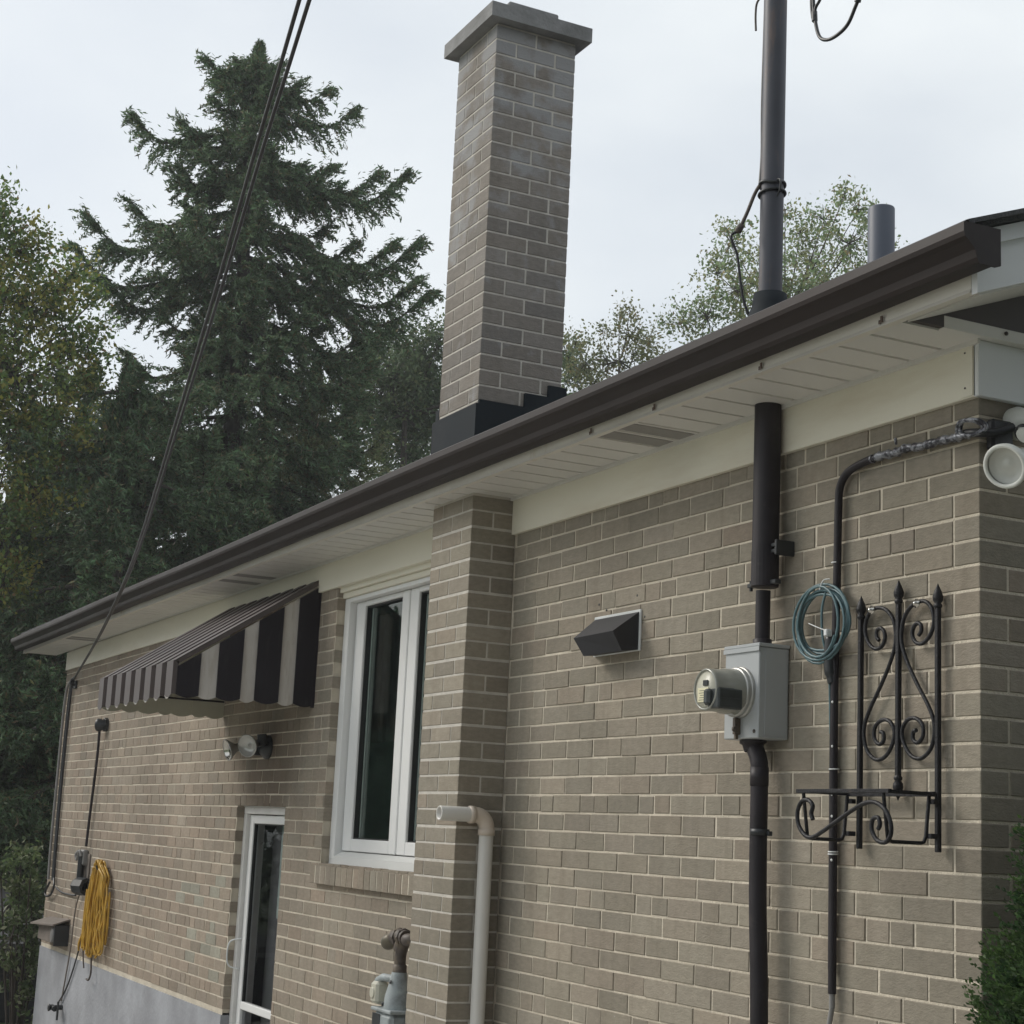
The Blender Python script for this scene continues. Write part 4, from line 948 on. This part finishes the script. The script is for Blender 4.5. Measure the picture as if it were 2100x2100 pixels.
# ------------------------------------------------------------------ fittings at the far end of the wall
ob = thing('outlet_box', (-10.15, 0, 2.2), 'black round weatherproof box near the top of the far wall', 'junction box')
part('box', M['black'], ob, lambda b: (b.lathe((-10.13, -.001, 2.268), (0, -1, 0), [(0, .055), (.03, .055), (.032, .052)], 8, smooth=False), b.lathe((-10.18, -.05, 2.265), (-.6, -.8, 0), [(-.06, .03), (0, .052), (.02, .052), (.026, .045), (.026, 0)], 14)))
part('drop_pipe', M['pipe_brown'], ob, lambda b: b.tube(cr([(-10.22, -.04, 2.23), (-10.26, -.03, 2.0), (-10.33, -.028, 1.6), (-10.37, -.028, 1.30)], 6), .011, 8))
tb = thing('telephone_box', (-10.42, 0, 1.0), 'small grey telephone terminal with black cap beside the yellow cord', 'junction box')
part('terminal', M['grey_plastic'], tb, lambda b: (b.box(-10.50, -10.36, -.05, -.002, 1.15, 1.27, ch=.01), b.tube(cr([(-10.47, -.06, 1.26), (-10.52, -.07, 1.23), (-10.50, -.065, 1.19), (-10.44, -.07, 1.22), (-10.40, -.07, 1.26), (-10.37, -.06, 1.22)], 5), .012, 8)))
part('stem', M['black'], tb, lambda b: (b.cyl((-10.40, -.05, 1.03), (-10.40, -.05, 1.24), .026, n=10), b.box(-10.47, -10.45, -.045, -.005, 1.02, 1.2)))
part('cap', M['black'], tb, lambda b: b.lathe((-10.30, -.05, .985), (-1, -.55, .0), [(-.05, .04), (-.05, .07), (.05, .07), (.08, .05), (.08, 0)], 8, smooth=False))
part('mount_board', M['wood_box'], tb, lambda b: b.box(-10.44, -10.28, -.012, -.001, 1.0, 1.24, ch=.003))
part('drop_cable', M['wood_box'], tb, lambda b: b.tube(cr([(-10.42, -.03, .93), (-10.55, -.02, .84), (-10.60, -.02, .70), (-10.62, -.02, .5), (-10.72, -.02, .2), (-10.78, -.02, .05)], 6), .006, 6))

cd = thing('yellow_cord', (-9.75, -.03, .45), 'long yellow extension cord hung in a bundle on the wall', 'extension cord')
def cord(b):
    r_ = np.random.default_rng(3)
    for i in range(38):
        u = r_.uniform(-1, 1); k = r_.uniform(.0, 1)
        xt = -9.70 + .19 * u; xb = -9.80 + .33 * u + r_.normal(0, .06); zb = .50 + .09 * r_.random() ** 1.5 + .08 * abs(u) * r_.random()
        y = -.03 - .05 * r_.random()
        top = 1.19 + .02 * math.cos(u * 1.5) - .05 * u * u
        pts = [(-9.70, -.03, top - .03), (xt * .5 - 9.70 * .5, y - .01, top), (xt, y, top - .05)]
        for q in np.linspace(.18, .95, 6):
            pts.append((xt + (xb - xt) * q + r_.normal(0, .014), y + r_.normal(0, .006), top + (zb - top) * q))
        pts.append((xb + r_.uniform(-.05, .05), y, zb - .03))
        if i % 3 == 0: pts += [(xb + .05, y, zb), (xb + .06 + r_.normal(0, .02), y - .006, zb + .12), (xb + .04 + r_.normal(0, .02), y, zb + .35)]
        b.tube(cr(pts, 4), .0082, 6)
part('strands', M['yellow'], cd, cord)
part('hook', M['black'], cd, lambda b: b.tube(cr([(-9.70, -.001, 1.15), (-9.70, -.07, 1.14), (-9.70, -.09, 1.17)], 4), .008, 6))
part('loose_end', M['gas_pipe'], cd, lambda b: (b.tube(cr([(-9.84, -.04, .56), (-9.80, -.04, .45), (-9.76, -.045, .36), (-9.79, -.05, .31), (-9.86, -.05, .31)], 5), .008, 6), b.tube(cr([(-10.12, -.04, .6), (-10.08, -.04, .47), (-10.02, -.04, .38)], 5), .007, 6)))
part('loose_loop', M['yellow'], cd, lambda b: b.tube(cr([(-9.62, -.04, 1.12), (-9.45, -.05, .98), (-9.42, -.06, .85), (-9.46, -.05, .7), (-9.62, -.04, .55)], 6), .0075, 6))
wc = thing('thin_wall_cable', (-10.6, -.02, 0), 'thin dark cable slanting across the grey foundation to the tap', 'cable')
part('cable', M['wire'], wc, lambda b: b.tube(cr([(-10.24, -.03, .62), (-10.36, -.02, .45), (-10.62, -.02, .18), (-10.88, -.025, .02)], 6), .007, 6))
hb = thing('wall_tap', (-10.8, -.02, -.03), 'little dark outdoor tap on the grey foundation', 'tap')
part('body', M['black'], hb, lambda b: (b.cyl((-10.78, -.006, 0), (-10.78, -.10, 0), .02, n=10), b.cyl((-10.84, -.08, .0), (-10.72, -.08, -.005), .022, n=10)))
part('handle', M['black'], hb, lambda b: (b.cyl((-10.70, -.06, .055), (-10.70, -.06, -.09), .009, n=8), b.lathe((-10.78, -.10, .0), (0, -1, 0), [(0, .02), (.012, .03), (.02, .03), (.02, 0)], 10)))
wb = thing('wall_box', (-11.2, 0, .47), 'weathered box with sloping lid on the far end of the wall', 'box')
part('body', M['wood_box'], wb, lambda b: b.box(-11.55, -10.83, -.10, -.001, .492, .640, ch=.004))
part('lid', M['wood_box'], wb, lambda b: b.add([(-11.62, -.16, .620), (-10.80, -.14, .655), (-10.80, .0, .700), (-11.62, .0, .672), (-11.62, -.16, .608), (-10.80, -.14, .643), (-10.80, .0, .688), (-11.62, .0, .66)], [(0, 1, 2, 3), (4, 7, 6, 5), (0, 4, 5, 1), (1, 5, 6, 2), (2, 6, 7, 3), (3, 7, 4, 0)]))
part('end_flap', M['black'], wb, lambda b: b.box(-10.828, -10.81, -.12, -.001, .48, .645, ch=.003))
part('spout', M['grey_plastic'], wb, lambda b: b.lathe((-10.95, -.10, .56), (0, -1, 0), [(0, .06), (.012, .06), (.016, .045), (.016, 0)], 16))

# overhead cables
def wire_pts(slope, A, pxs):
    out = []
    for (u, v) in pxs:
        d = fwd * F_PX + rgt * (u - 1050) - upv * (v - 1050)
        # plan line y = A.y + slope (x - A.x)
        t = (A[1] + slope * (CAM[0] - A[0]) - CAM[1]) / (d[1] - slope * d[0])
        out.append(CAM + d * t)
    return out
A = np.array((-11.40, -.03, 2.708))
span = wire_pts(-.168, A, [(190, 1330), (226, 1263), (285, 1128), (370, 860), (462, 565), (536, 315), (590, 142), (636, -5), (668, -105)])
for i, (off, r, lab) in enumerate((((0, 0, 0), .0066, 'upper of the two black overhead cables running down to the far corner'), ((.0, -.034, -.012), .0066, 'lower of the two black overhead cables running down to the far corner'))):
    oc = thing('overhead_cable', (-11.40, -.03, 2.70), lab, 'cable', 'overhead cables')
    o = np.array(off)
    pts = [A + o * .2] + [p + o * (.25 + .75 * k / 8) for k, p in enumerate(span)]
    d = pts[-1] - pts[-2]; pts.append(pts[-1] + d * 1.5)
    part('strand', M['wire'], oc, lambda b: b.tube(cr(pts, 5), r, 8))
    if i == 0: part('wall_hook', M['black'], oc, lambda b: (b.tube(cr([(-11.40, -.001, 2.66), (-11.40, -.05, 2.665), (-11.41, -.05, 2.70), (-11.38, -.03, 2.72)], 5), .012, 8), b.box(-11.47, -11.38, -.02, -.001, 2.63, 2.70, ch=.004)))
dw = thing('corner_wires', (-11.5, -.02, .9), 'bundle of thin cables dropping down the far corner of the wall', 'cable')
for q, (x1, x2, r) in enumerate(((-11.50, -11.50, .011), (-11.56, -11.55, .009), (-11.70, -11.72, .012))):
    part('strand', M['wire'] if q < 2 else M['grey_plastic'], dw, lambda b: b.tube(cr([(-11.42, -.03, 2.70), (x1, -.025, 2.60), (x1 - .05, -.02, 1.9), (x2 - .03, -.02, 1.3), (x2, -.02, .98)], 6), r, 6))
part('bottom_loop', M['wire'], dw, lambda b: b.tube(cr([(-11.50, -.02, 1.0), (-11.42, -.03, .93), (-11.52, -.03, .86), (-11.70, -.03, .84), (-11.74, -.03, .88), (-11.60, -.03, .96)], 6), .010, 6))
part('cross_cable', M['wire'], dw, lambda b: b.tube(cr([(-11.40, -.02, .93), (-11.15, -.02, .90), (-10.85, -.02, .895), (-10.62, -.02, .90)], 6), .008, 6))

# plumbing vent on the roof
vp = thing('roof_vent_pipe', (-1.28, .68, 3.5), 'short grey-blue vent pipe standing on the roof near the right end', 'vent pipe')
part('pipe', M['vent_pipe'], vp, lambda b: b.lathe((-1.285, .68, 3.40), (0, 0, 1), [(0, .051), (.555, .051), (.56, .049), (.56, .042), (.4, .042)], 28))
part('boot', M['flash'], vp, lambda b: b.lathe((-1.285, .68, rz(.68) + .10), (0, 0, -1), [(0, .052), (.01, .065), (.12, .10), (.14, .14)], 24))

# ------------------------------------------------------------------ plants
def leaves_object(name, P, D, size, cols, material, parent, aspect=.5, flat=True):
    """P centres, D leaf axis directions, size lengths -> one mesh of folded leaf blades"""
    n = len(P); P = np.asarray(P); D = D / np.linalg.norm(D, axis=1, keepdims=True)
    r = rng.normal(size=(n, 3)); W = np.cross(D, r); W /= np.linalg.norm(W, axis=1, keepdims=True); N_ = np.cross(D, W)
    L = np.asarray(size)[:, None]
    a = P - D * L * .5; c = P + D * L * .5
    l = P - W * L * aspect * .5 + N_ * L * .08; rr = P + W * L * aspect * .5 + N_ * L * .08
    V = np.empty((n * 4, 3)); V[0::4] = a; V[1::4] = l; V[2::4] = c; V[3::4] = rr
    me = bpy.data.meshes.new(name)
    off = Vector((0, 0, 0)); p = parent
    while p is not None: off += Vector(p.location); p = p.parent
    V -= np.array(off)
    me.vertices.add(n * 4); me.vertices.foreach_set('co', V.astype(np.float32).ravel())
    me.loops.add(n * 4); me.loops.foreach_set('vertex_index', np.arange(n * 4, dtype=np.int32))
    me.polygons.add(n); me.polygons.foreach_set('loop_start', np.arange(0, n * 4, 4, dtype=np.int32))
    me.update(); me.validate()
    at = me.attributes.new('lcol', 'FLOAT_COLOR', 'FACE')
    at.data.foreach_set('color', np.c_[cols, np.ones(n)].astype(np.float32).ravel())
    me.materials.append(material)
    o = bpy.data.objects.new(name, me); col.objects.link(o); o.parent = parent
    return o

def leaf_cols(n, base, var=.25, alt=None, alt_p=.0, clump=None):
    b = np.tile(np.array(base), (n, 1)); k = np.clip(rng.normal(1, var, n), .45, 1.8)[:, None]
    if alt is not None:
        m = rng.random(n) < (alt_p if clump is None else clump)
        b[m] = np.array(alt)
    return np.clip(b * k * (1 + rng.normal(0, .06, (n, 3))), .004, .6)

def spruce(name, base, H, prof, label, tips=(), dens=1.0, seed=1, col_=(.030, .050, .034), z_from=.0, bare=None):
    """prof: list of (height above base, radius). tips: explicit branch ends (dx,dy,z) seen on the outline"""
    global rng
    keep = rng; rng = np.random.default_rng(seed)
    t = thing(name, base, label, 'tree', None)
    bx, by_, bz = base
    part('trunk', M['bark'], t, lambda b: b.tube([(bx + .06 * math.sin(q * 1.3), by_ + .05 * math.cos(q), bz + H * q / 10) for q in range(11)], [.24 * (1 - q / 10) ** .8 + .012 for q in range(11)], 10))
    hs = [p[0] for p in prof]; rs = [p[1] for p in prof]
    B = [((0, 0, h_), None) for h_ in ()]
    branches = []
    for (dx, dy, z) in tips: branches.append((dx, dy, z, 1.0))
    h = z_from
    while h < H - .4:
        R = np.interp(h, hs, rs)
        n = int(rng.integers(4, 7))
        a0 = rng.uniform(0, 2 * PI)
        for i in range(n):
            a = a0 + 2 * PI * i / n + rng.normal(0, .2); r = R * rng.uniform(.62, 1.0)
            if bare and bare[0] < h < bare[1] and r * (math.cos(a) * rgt[0] + math.sin(a) * rgt[1]) < bare[2]: r *= .42
            branches.append((r * math.cos(a), r * math.sin(a), h + rng.normal(0, .2) + .12 * r, .9))
        h += rng.uniform(.30, .44) * (1 if h > H * .35 else 1.25)
    P = []; D = []; S = []; limb = MB()
    for (dx, dy, z, w) in branches:
        r = math.hypot(dx, dy)
        if r < .12: continue
        tip = np.array((bx + dx, by_ + dy, bz + z)); drop = .20 * r
        st = np.array((bx, by_, bz + z - .02 * r))
        mid1 = st * .62 + tip * .38; mid1[2] -= .5 * drop; mid2 = st * .25 + tip * .75; mid2[2] -= 1.05 * drop
        path = cr([st, mid1, mid2, tip], 6)
        limb.tube([tuple(p) for p in path[::2]], [.035 * (1 - q / (len(path[::2]))) * (.5 + r * .22) + .005 for q in range(len(path[::2]))], 5, False)
        path = np.array(path); u_out = np.array((dx, dy, 0)) / r; side = np.array((-u_out[1], u_out[0], 0))
        nb = int(r * 36 * dens) + 14
        for _ in range(nb):
            q = rng.beta(1.35, 1.0); i = min(int(q * (len(path) - 1)), len(path) - 2); f = q * (len(path) - 1) - i
            p0 = path[i] * (1 - f) + path[i + 1] * f
            sgn = rng.choice((-1, 1)); ln = (.20 + .55 * (1 - q) * min(r, 2.5) * .45) * rng.uniform(.5, 1.3)
            d = u_out * rng.uniform(.45, 1.0) + side * sgn * rng.uniform(.3, 1.0) + np.array((0, 0, rng.uniform(-1.05, .15) if q < .8 else rng.uniform(-.2, .7)))
            d /= np.linalg.norm(d); m = max(3, int(ln / .030 * dens))
            sv = np.repeat(np.linspace(0, 1, m), 3)[:, None]
            pt = p0 + d * ln * sv; pt[:, 2] -= (.25 * ln * sv * sv)[:, 0]
            P.append(pt + rng.normal(0, .014, pt.shape)); D.append(d + rng.normal(0, .75, pt.shape)); S.append(rng.uniform(.06, .125, len(pt)))
        # dense tip
        kt = int(70 * dens); iv = np.minimum((rng.uniform(.78, 1.03, kt) * (len(path) - 1)).astype(int), len(path) - 1)
        P.append(path[iv] + rng.normal(0, .075, (kt, 3)) + u_out * rng.uniform(0, .05, (kt, 1))); D.append(u_out + np.array((0, 0, .35)) + rng.normal(0, .55, (kt, 3))); S.append(rng.uniform(.06, .11, kt))
    # leader
    kl = int(5200 * dens); qv = rng.random(kl) ** .8; rad = (.05 + .52 * qv * (.8 + .2 * np.sin(qv * 19))) * np.sqrt(rng.random(kl)); av = rng.uniform(0, 2 * PI, kl)
    P.append(np.c_[bx + rad * np.cos(av), by_ + rad * np.sin(av), bz + H + .04 - 1.9 * qv]); D.append(np.c_[np.cos(av) * .6, np.sin(av) * .6, np.full(kl, .8)] + rng.normal(0, .4, (kl, 3))); S.append(rng.uniform(.07, .13, kl))
    P = np.concatenate(P); D = np.concatenate(D); S = np.concatenate(S)
    limb.build('limbs', M['bark'], t, False)
    n = len(P); Sx = S
    cols = leaf_cols(n, col_, .32, (.17, .155, .085), .12)
    leaves_object('crown', P, D, Sx, cols, M['needle'], t, .25)
    rng = keep
    return t, n

def leafy(name, base, clumps, label, n_per, leaf=.075, cols=((.075, .105, .035),), alt=None, alt_p=.2, seed=2, trunk_top=None, bark='bark', cat='tree', group=None, aspect=.62, tr=.12, spread=1.0, dn=2.4):
    """broad-leaved tree: clumps = [(x,y,z,rx,rz)] of foliage on limbs"""
    global rng
    keep = rng; rng = np.random.default_rng(seed)
    t = thing(name, base, label, cat, group); b0 = np.array(base, float)
    tt = np.array(trunk_top if trunk_top is not None else np.mean([c[:3] for c in clumps], axis=0)); lm = MB()
    if cat == 'tree':
        part('trunk', M[bark], t, lambda b: b.tube(cr([tuple(b0), tuple(b0 * .55 + tt * .45 + np.array((.12, .05, 0))), tuple(tt)], 6), [tr * (1 - .75 * q / 12) for q in range(13)], 10))
    P = []; D = []; S = []; K = []
    for ci, (x, y, z, rx, rzz) in enumerate(clumps):
        c = np.array((x, y, z)); s0 = b0 * .45 + tt * .55 if z < tt[2] else tt
        if cat == 'tree': lm.tube(cr([tuple(s0), tuple((s0 + c) / 2 + np.array((0, 0, -.15))), tuple(c)], 5), [tr * .22 * (1 - .85 * q / 10) for q in range(11)], 5, False)
        else: lm.tube([(b0[0] + .3 * (x - b0[0]), b0[1] + .3 * (y - b0[1]), b0[2]), (x, y, z)], [.014, .006], 5, False)
        nsub = max(5, int(n_per * rx * rx * 16 / 60 * dn) + 4)
        for _ in range(nsub):
            v = rng.normal(size=3); v /= np.linalg.norm(v); rr = rng.random() ** .45
            sc = c + v * rr * np.array((rx, rx, rzz))
            lm.tube([tuple(c), tuple(sc)], [.007, .002], 4, False)
            kk = rng.random(); m = int(60 / dn * rng.uniform(.5, 1.4)); sp = .17 * rng.uniform(.6, 1.3) * spread / dn ** .5
            ax = v + np.array((0, 0, .3))
            P.append(sc + np.clip(rng.normal(0, sp, (m, 3)), -1.5 * sp, 1.5 * sp) * np.array((1, 1, .8)) + ax * sp * rng.uniform(-.6, 1, (m, 1))); D.append(rng.normal(size=(m, 3)) + np.array((0, 0, -.45))); S.append(leaf * rng.uniform(.6, 1.3, m)); K.append(np.full(m, kk))
    P = np.concatenate(P); D = np.concatenate(D); S = np.concatenate(S); K = np.concatenate(K)
    lm.build('limbs', M[bark], t, False)
    n = len(P); co = np.zeros((n, 3)); pal = np.array(cols)
    idx = np.minimum((K * len(pal)).astype(int), len(pal) - 1)
    co = pal[idx] * np.clip(rng.normal(1, .22, n), .5, 1.7)[:, None]
    if alt is not None:
        m = rng.random(n) < alt_p; co[m] = np.array(alt) * np.clip(rng.normal(1, .2, m.sum()), .5, 1.6)[:, None]
    leaves_object('crown', P, D, S, co, M['leaf'], t, aspect)
    rng = keep
    return t, n

def at(u, v, dist):
    d = fwd * F_PX + rgt * (u - 1050) - upv * (v - 1050); d = d / math.hypot(d[0], d[1]); return CAM + d * dist

# main spruce behind the far end of the house
SB = np.array((-19.42, 3.55, GZ)); SH = 13.0 - GZ
def tp(u, v, dd=24): p = at(u / 2.0337, v / 2.0337, dd); return (p[0] - SB[0], p[1] - SB[1], p[2] - SB[2])
tips = [tp(*q) for q in ((560, 480), (765, 505), (870, 255), (1370, 370), (1475, 460), (1250, 345), (1690, 725, 23.7), (1580, 715), (360, 888), (545, 838, 24.3), (310, 1020, 23.6), (440, 1160), (1750, 1000, 23.6), (1800, 1210), (1740, 1160, 24.5), (670, 1290, 23.5), (1560, 1400, 23.5), (1380, 690, 24.2), (1640, 1010, 24.3), (700, 690, 24), (540, 1480, 24.5), (1600, 1380, 24), (955, 300, 23.7), (1120, 310, 24.2), (900, 420, 23.8), (1180, 440, 24.1), (1010, 260, 24.2))]
prof = [(0, 3.4), (3.5, 3.5), (6.2, 3.1), (7.4, 2.6), (8.8, 2.05), (10.2, 1.7), (11.3, 1.25), (12.2, .8), (13.0, .42), (13.6, .1)]
t1, n1 = spruce('spruce_tree', tuple(SB), SH, prof, 'tall dark spruce with upswept branches left of the chimney', tips, 1.0, 4, (.118, .178, .092), 2.0, (8.1, 9.7, -.7))
# lower, wider spruces that close the view behind the eave
prof2 = [(0, 3.2), (3, 3.2), (5, 2.7), (7, 1.7), (8.4, .7), (9.2, .15)]
q = at(265, 760, 21.5)
spruce('spruce_tree', (q[0], q[1], GZ), q[2] + .1 - GZ, [(0, 2.9), (3, 2.8), (5, 2.3), (6.5, 1.5), (7.6, .6), (8.2, .15)], 'lower dense spruce in front of the tall one, over the far eave', (), .85, 9, (.100, .158, .080), .5)
q = at(650, 745, 26)
spruce('spruce_tree', (q[0], q[1], GZ), q[2] - GZ, [(0, 3.4), (4, 3.0), (6.5, 2.2), (8.2, 1.2), (9.6, .3)], 'drooping olive-brown spruce just left of the chimney foot', (), .75, 13, (.150, .178, .080), 2.5)
q = at(30, 1080, 23)
spruce('spruce_tree', (q[0], q[1], GZ), q[2] + .6 - GZ, [(0, 3.0), (3, 2.6), (5, 1.7), (6.4, .6), (7, .1)], 'dark spruce at the far left beneath the yellowing tree', (), .8, 21, (.10, .155, .080), .2)

q = at(170, 900, 28)
spruce('spruce_tree', (q[0], q[1], GZ), q[2] + .8 - GZ, [(0, 3.6), (4, 3.4), (6, 2.6), (8, 1.2), (9.4, .2)], 'dim spruce behind the others, between the maple and the tall spruce', (), .75, 33, (.09, .14, .075), .5)

# yellowing broadleaf at the left edge
cl_ = [(*at(u, v, d), rx, rx * 1.0) for (u, v, d, rx) in ((-20, 470, 21, .50), (40, 520, 21, .45), (-40, 600, 21, .7), (55, 640, 21.3, .62), (110, 590, 21.4, .42), (150, 560, 21.6, .30), (30, 770, 21, .75), (140, 720, 21.6, .5), (180, 710, 21.7, .3), (190, 620, 21.8, .2), (100, 860, 21, .55), (20, 920, 21, .6), (-60, 800, 21, .8), (70, 1010, 20.8, .5), (-10, 1080, 20.8, .55), (10, 1190, 20.7, .4), (180, 780, 21.8, .36), (-30, 400, 21.2, .35))]
q = at(-80, 1500, 21)
leafy('maple_tree', (q[0], q[1], GZ), cl_, 'yellowing green maple at the left edge of the picture', 290, .068, ((.130, .200, .055), (.165, .215, .058), (.27, .26, .065), (.11, .175, .06)), (.21, .14, .06), .05, 31, at(-60, 800, 21), 'bark', 'tree', 'broadleaf trees behind the house', tr=.17)
# deciduous tree behind the roof at right
pts = [(1575, 560, .55), (1520, 590, .55), (1620, 640, .5), (1500, 500, .4), (1660, 540, .5), (1700, 610, .55), (1740, 500, .45), (1760, 430, .25), (1690, 450, .3), (1640, 480, .32), (1735, 395, .16), (1450, 650, .4), (1405, 660, .3), (1470, 560, .3), (1770, 570, .40), (1805, 520, .2), (1560, 660, .5), (1790, 450, .2), (1610, 430, .16)]
cl2 = [(*at(u, v, 22 + (i % 5) * .35 - .7), r * .92, r * .9) for i, (u, v, r) in enumerate(pts)]
q = at(1610, 900, 22)
leafy('birch_tree', (q[0], q[1], GZ), cl2, 'airy pale green tree behind the mast and the roof edge', 280, .054, ((.23, .31, .16), (.21, .28, .145), (.28, .30, .15)), (.30, .24, .12), .07, 41, at(1610, 640, 22), 'bark_l', 'tree', 'broadleaf trees behind the house', tr=.10, spread=.8)
pts = [(1290, 690, .24), (1270, 650, .13), (1330, 700, .24), (1245, 740, .24), (1200, 745, .28), (1180, 710, .18), (1300, 730, .3), (1350, 740, .24), (1215, 790, .3), (1292, 635, .07), (1235, 680, .1)]
cl3 = [(*at(u, v, 22.5 + (i % 3) * .3), r, r * 1.2) for i, (u, v, r) in enumerate(pts)]
q = at(1270, 900, 22.5)
leafy('young_tree', (q[0], q[1], GZ), cl3, 'thin young tree with sparse top just right of the chimney', 260, .054, ((.20, .225, .13), (.23, .235, .12)), (.27, .22, .12), .12, 43, at(1270, 740, 22.5), 'bark_l', 'tree', 'broadleaf trees behind the house', tr=.07)
pts = [(800, 790, .9), (870, 740, .7), (860, 830, .9), (790, 880, .9), (900, 700, .45), (840, 720, .5), (770, 740, .6), (890, 880, .8), (740, 830, .8), (830, 930, .7), (880, 790, .7), (1180, 780, .5), (1165, 730, .35)]
cl4 = [(*at(u, v, 30 + (i % 4) * .4), r, r) for i, (u, v, r) in enumerate(pts)]
q = at(830, 1100, 30)
leafy('linden_tree', (q[0], q[1], GZ), cl4, 'mid green leafy tree right behind the chimney stack', 230, .080, ((.095, .14, .072), (.11, .15, .075)), (.14, .16, .075), .12, 47, at(830, 850, 30), 'bark', 'tree', 'broadleaf trees behind the house', tr=.18, spread=1.2)
# unseen hedge added beyond the left edge for the window glass to mirror
cl5 = [(-27 + 1.3 * i, -8.4 + .5 * math.sin(i * 1.7), z, 1.1, 1.0) for i in range(13) for z in (.2, 1.4, 2.6, 3.8)]
leafy('reflection_hedge', (-19, -8.4, GZ), cl5, 'unseen hedge added for the window reflection, left of the picture', 22, .30, ((.12, .17, .105),), None, 0, 51, (-19, -8.4, 3), 'bark', 'hedge', None, tr=.2, spread=2.2, dn=1)
# unseen trees added behind the camera to darken the right-facing walls
for i, (x, y, hh, lab) in enumerate(((8.5, -7.5, 9, 'unseen light-blocking tree added behind the viewer, farthest from the house'), (9.3, -2.5, 10, 'unseen light-blocking tree added behind the viewer, middle of the row'), (8.6, 2.5, 9, 'unseen light-blocking tree added behind the viewer, nearest the near wall'))):
    cl7 = [(x + rng.normal(0, 1.1), y + rng.normal(0, 1.3), z, 1.3, 1.0) for z in np.linspace(.2, hh - 1, 24)]
    leafy('light_blocker_tree', (x, y, GZ), cl7, lab, 16, .34, ((.035, .055, .025),), None, 0, 80 + i, (x, y, hh * .6), 'bark', 'tree', 'added light-blocking trees behind the viewer', tr=.25, spread=2.4, dn=1)

# shrub at the far corner
cl6 = [(-12.55 + rng.normal(0, .22), .02 + rng.normal(0, .22), z, .26, .24) for z in (-.1, .1, .3, .45, .6, .75, .9, 1.0, .2, .5, .7, .35, .55)] + [(-12.35, -.05, 1.08, .14, .14), (-12.5, -.28, .95, .14, .16), (-12.6, -.1, 1.15, .12, .12), (-12.5, -.45, .6, .2, .2), (-12.5, -.5, .35, .2, .2)]
leafy('garden_shrub', (-12.5, .0, GZ), cl6, 'light green leafy shrub just past the far corner of the wall', 160, .060, ((.10, .14, .06), (.085, .125, .055), (.14, .17, .085)), (.30, .32, .22), .10, 61, (-12.5, 0, .4), 'bark', 'shrub', None, aspect=.5, spread=.45)
# cedar at the near corner
def cedar():
    global rng
    keep = rng; rng = np.random.default_rng(71)
    base = (.53, .235, GZ); t = thing('cedar_shrub', base, 'dark green cedar bush against the near corner of the house', 'shrub')
    part('trunk', M['bark'], t, lambda b: b.tube([(.53, .235, GZ), (.54, .24, .8), (.53, .235, 2.0)], [.05, .035, .008], 8))
    P = []; D = []; S = []; K = []
    for _ in range(3600):
        h = rng.uniform(0, 1) ** .9; z = GZ + .05 + h * 2.75; R = .87 * (1 - h) ** .72 * (1 - .25 * max(0, .12 - h) / .12)
        a = rng.uniform(0, 2 * PI); rr = R * rng.uniform(.70, 1.04)
        c = np.array((base[0] + rr * math.cos(a), base[1] + rr * math.sin(a), z))
        out = np.array((math.cos(a), math.sin(a), .55)); side = np.array((-math.sin(a), math.cos(a), 0)); k = rng.random()
        for _ in range(5):                                   # a flat spray of scale leaves
            d = out + side * rng.normal(0, .6) + np.array((0, 0, rng.normal(.2, .4))); d /= np.linalg.norm(d); ln = rng.uniform(.05, .13)
            sv = np.repeat(np.linspace(.05, 1, 9), 2)[:, None]; sg = np.tile((-1., 1.), 9)[:, None]
            P.append(c + d * ln * sv + rng.normal(0, .004, (18, 3))); D.append(d * .8 + np.cross(d, side) * sg * .2 + side * sg * .5 + rng.normal(0, .2, (18, 3))); S.append(rng.uniform(.010, .022, 18)); K.append(np.full(18, k))
    P = np.concatenate(P); D = np.concatenate(D); S = np.concatenate(S); K = np.concatenate(K)
    m = (P[:, 0] > .010) | (P[:, 1] < -.010)
    P = P[m]; D = D[m]; S = S[m]; K = K[m]
    co = np.array((.034, .075, .030)) * (1 - K[:, None]) + np.array((.085, .145, .045)) * K[:, None]
    co *= np.clip(rng.normal(1, .22, len(P)), .5, 1.7)[:, None]
    leaves_object('foliage', P, D, S, co, M['leaf'], t, .5)
    rng = keep
cedar()

# dark shed glimpsed at the far left
sh = thing('garden_shed', (-15, .6, GZ), 'dark low shed with a pale edge board at the far left', 'shed')
part('wall', M['shed_dark'], sh, lambda b: b.box(-16.8, -13.65, -2.5, 2.0, GZ, .19))
for i in range(11):
    y0 = -2.5 + i * .41
    part('board', M['shed_dark'], sh, lambda b: b.box(-13.648, -13.625, y0, y0 + .395, GZ + .03, .185, ch=.004))
part('edge_board', M['shed_trim'], sh, lambda b: b.box(-13.61, -13.57, -2.6, .12, .195, .235, ch=.004))
part('roof', M['shed_roof'], sh, lambda b: b.prism([(-13.5, .245), (-16.9, .72), (-16.9, .77), (-13.5, .30)], 'y', -2.6, 2.1))


# thin haze volume added to lift the far trees' darks, as lens glare does
hz = MB(); hz.box(-125, 125, -125, 125, GZ - 1.0, 14.5)
hm = bpy.data.materials.new('glare_haze'); hm.use_nodes = True
hm.node_tree.nodes.remove(hm.node_tree.nodes['Principled BSDF'])
pv_ = hm.node_tree.nodes.new('ShaderNodeVolumePrincipled')
pv_.inputs['Color'].default_value = (.95, .97, 1, 1); pv_.inputs['Density'].default_value = .0014; pv_.inputs['Anisotropy'].default_value = .2
hm.node_tree.links.new(pv_.outputs[0], hm.node_tree.nodes['Material Output'].inputs['Volume'])
tag(hz.build('haze', hm, None), kind='stuff')
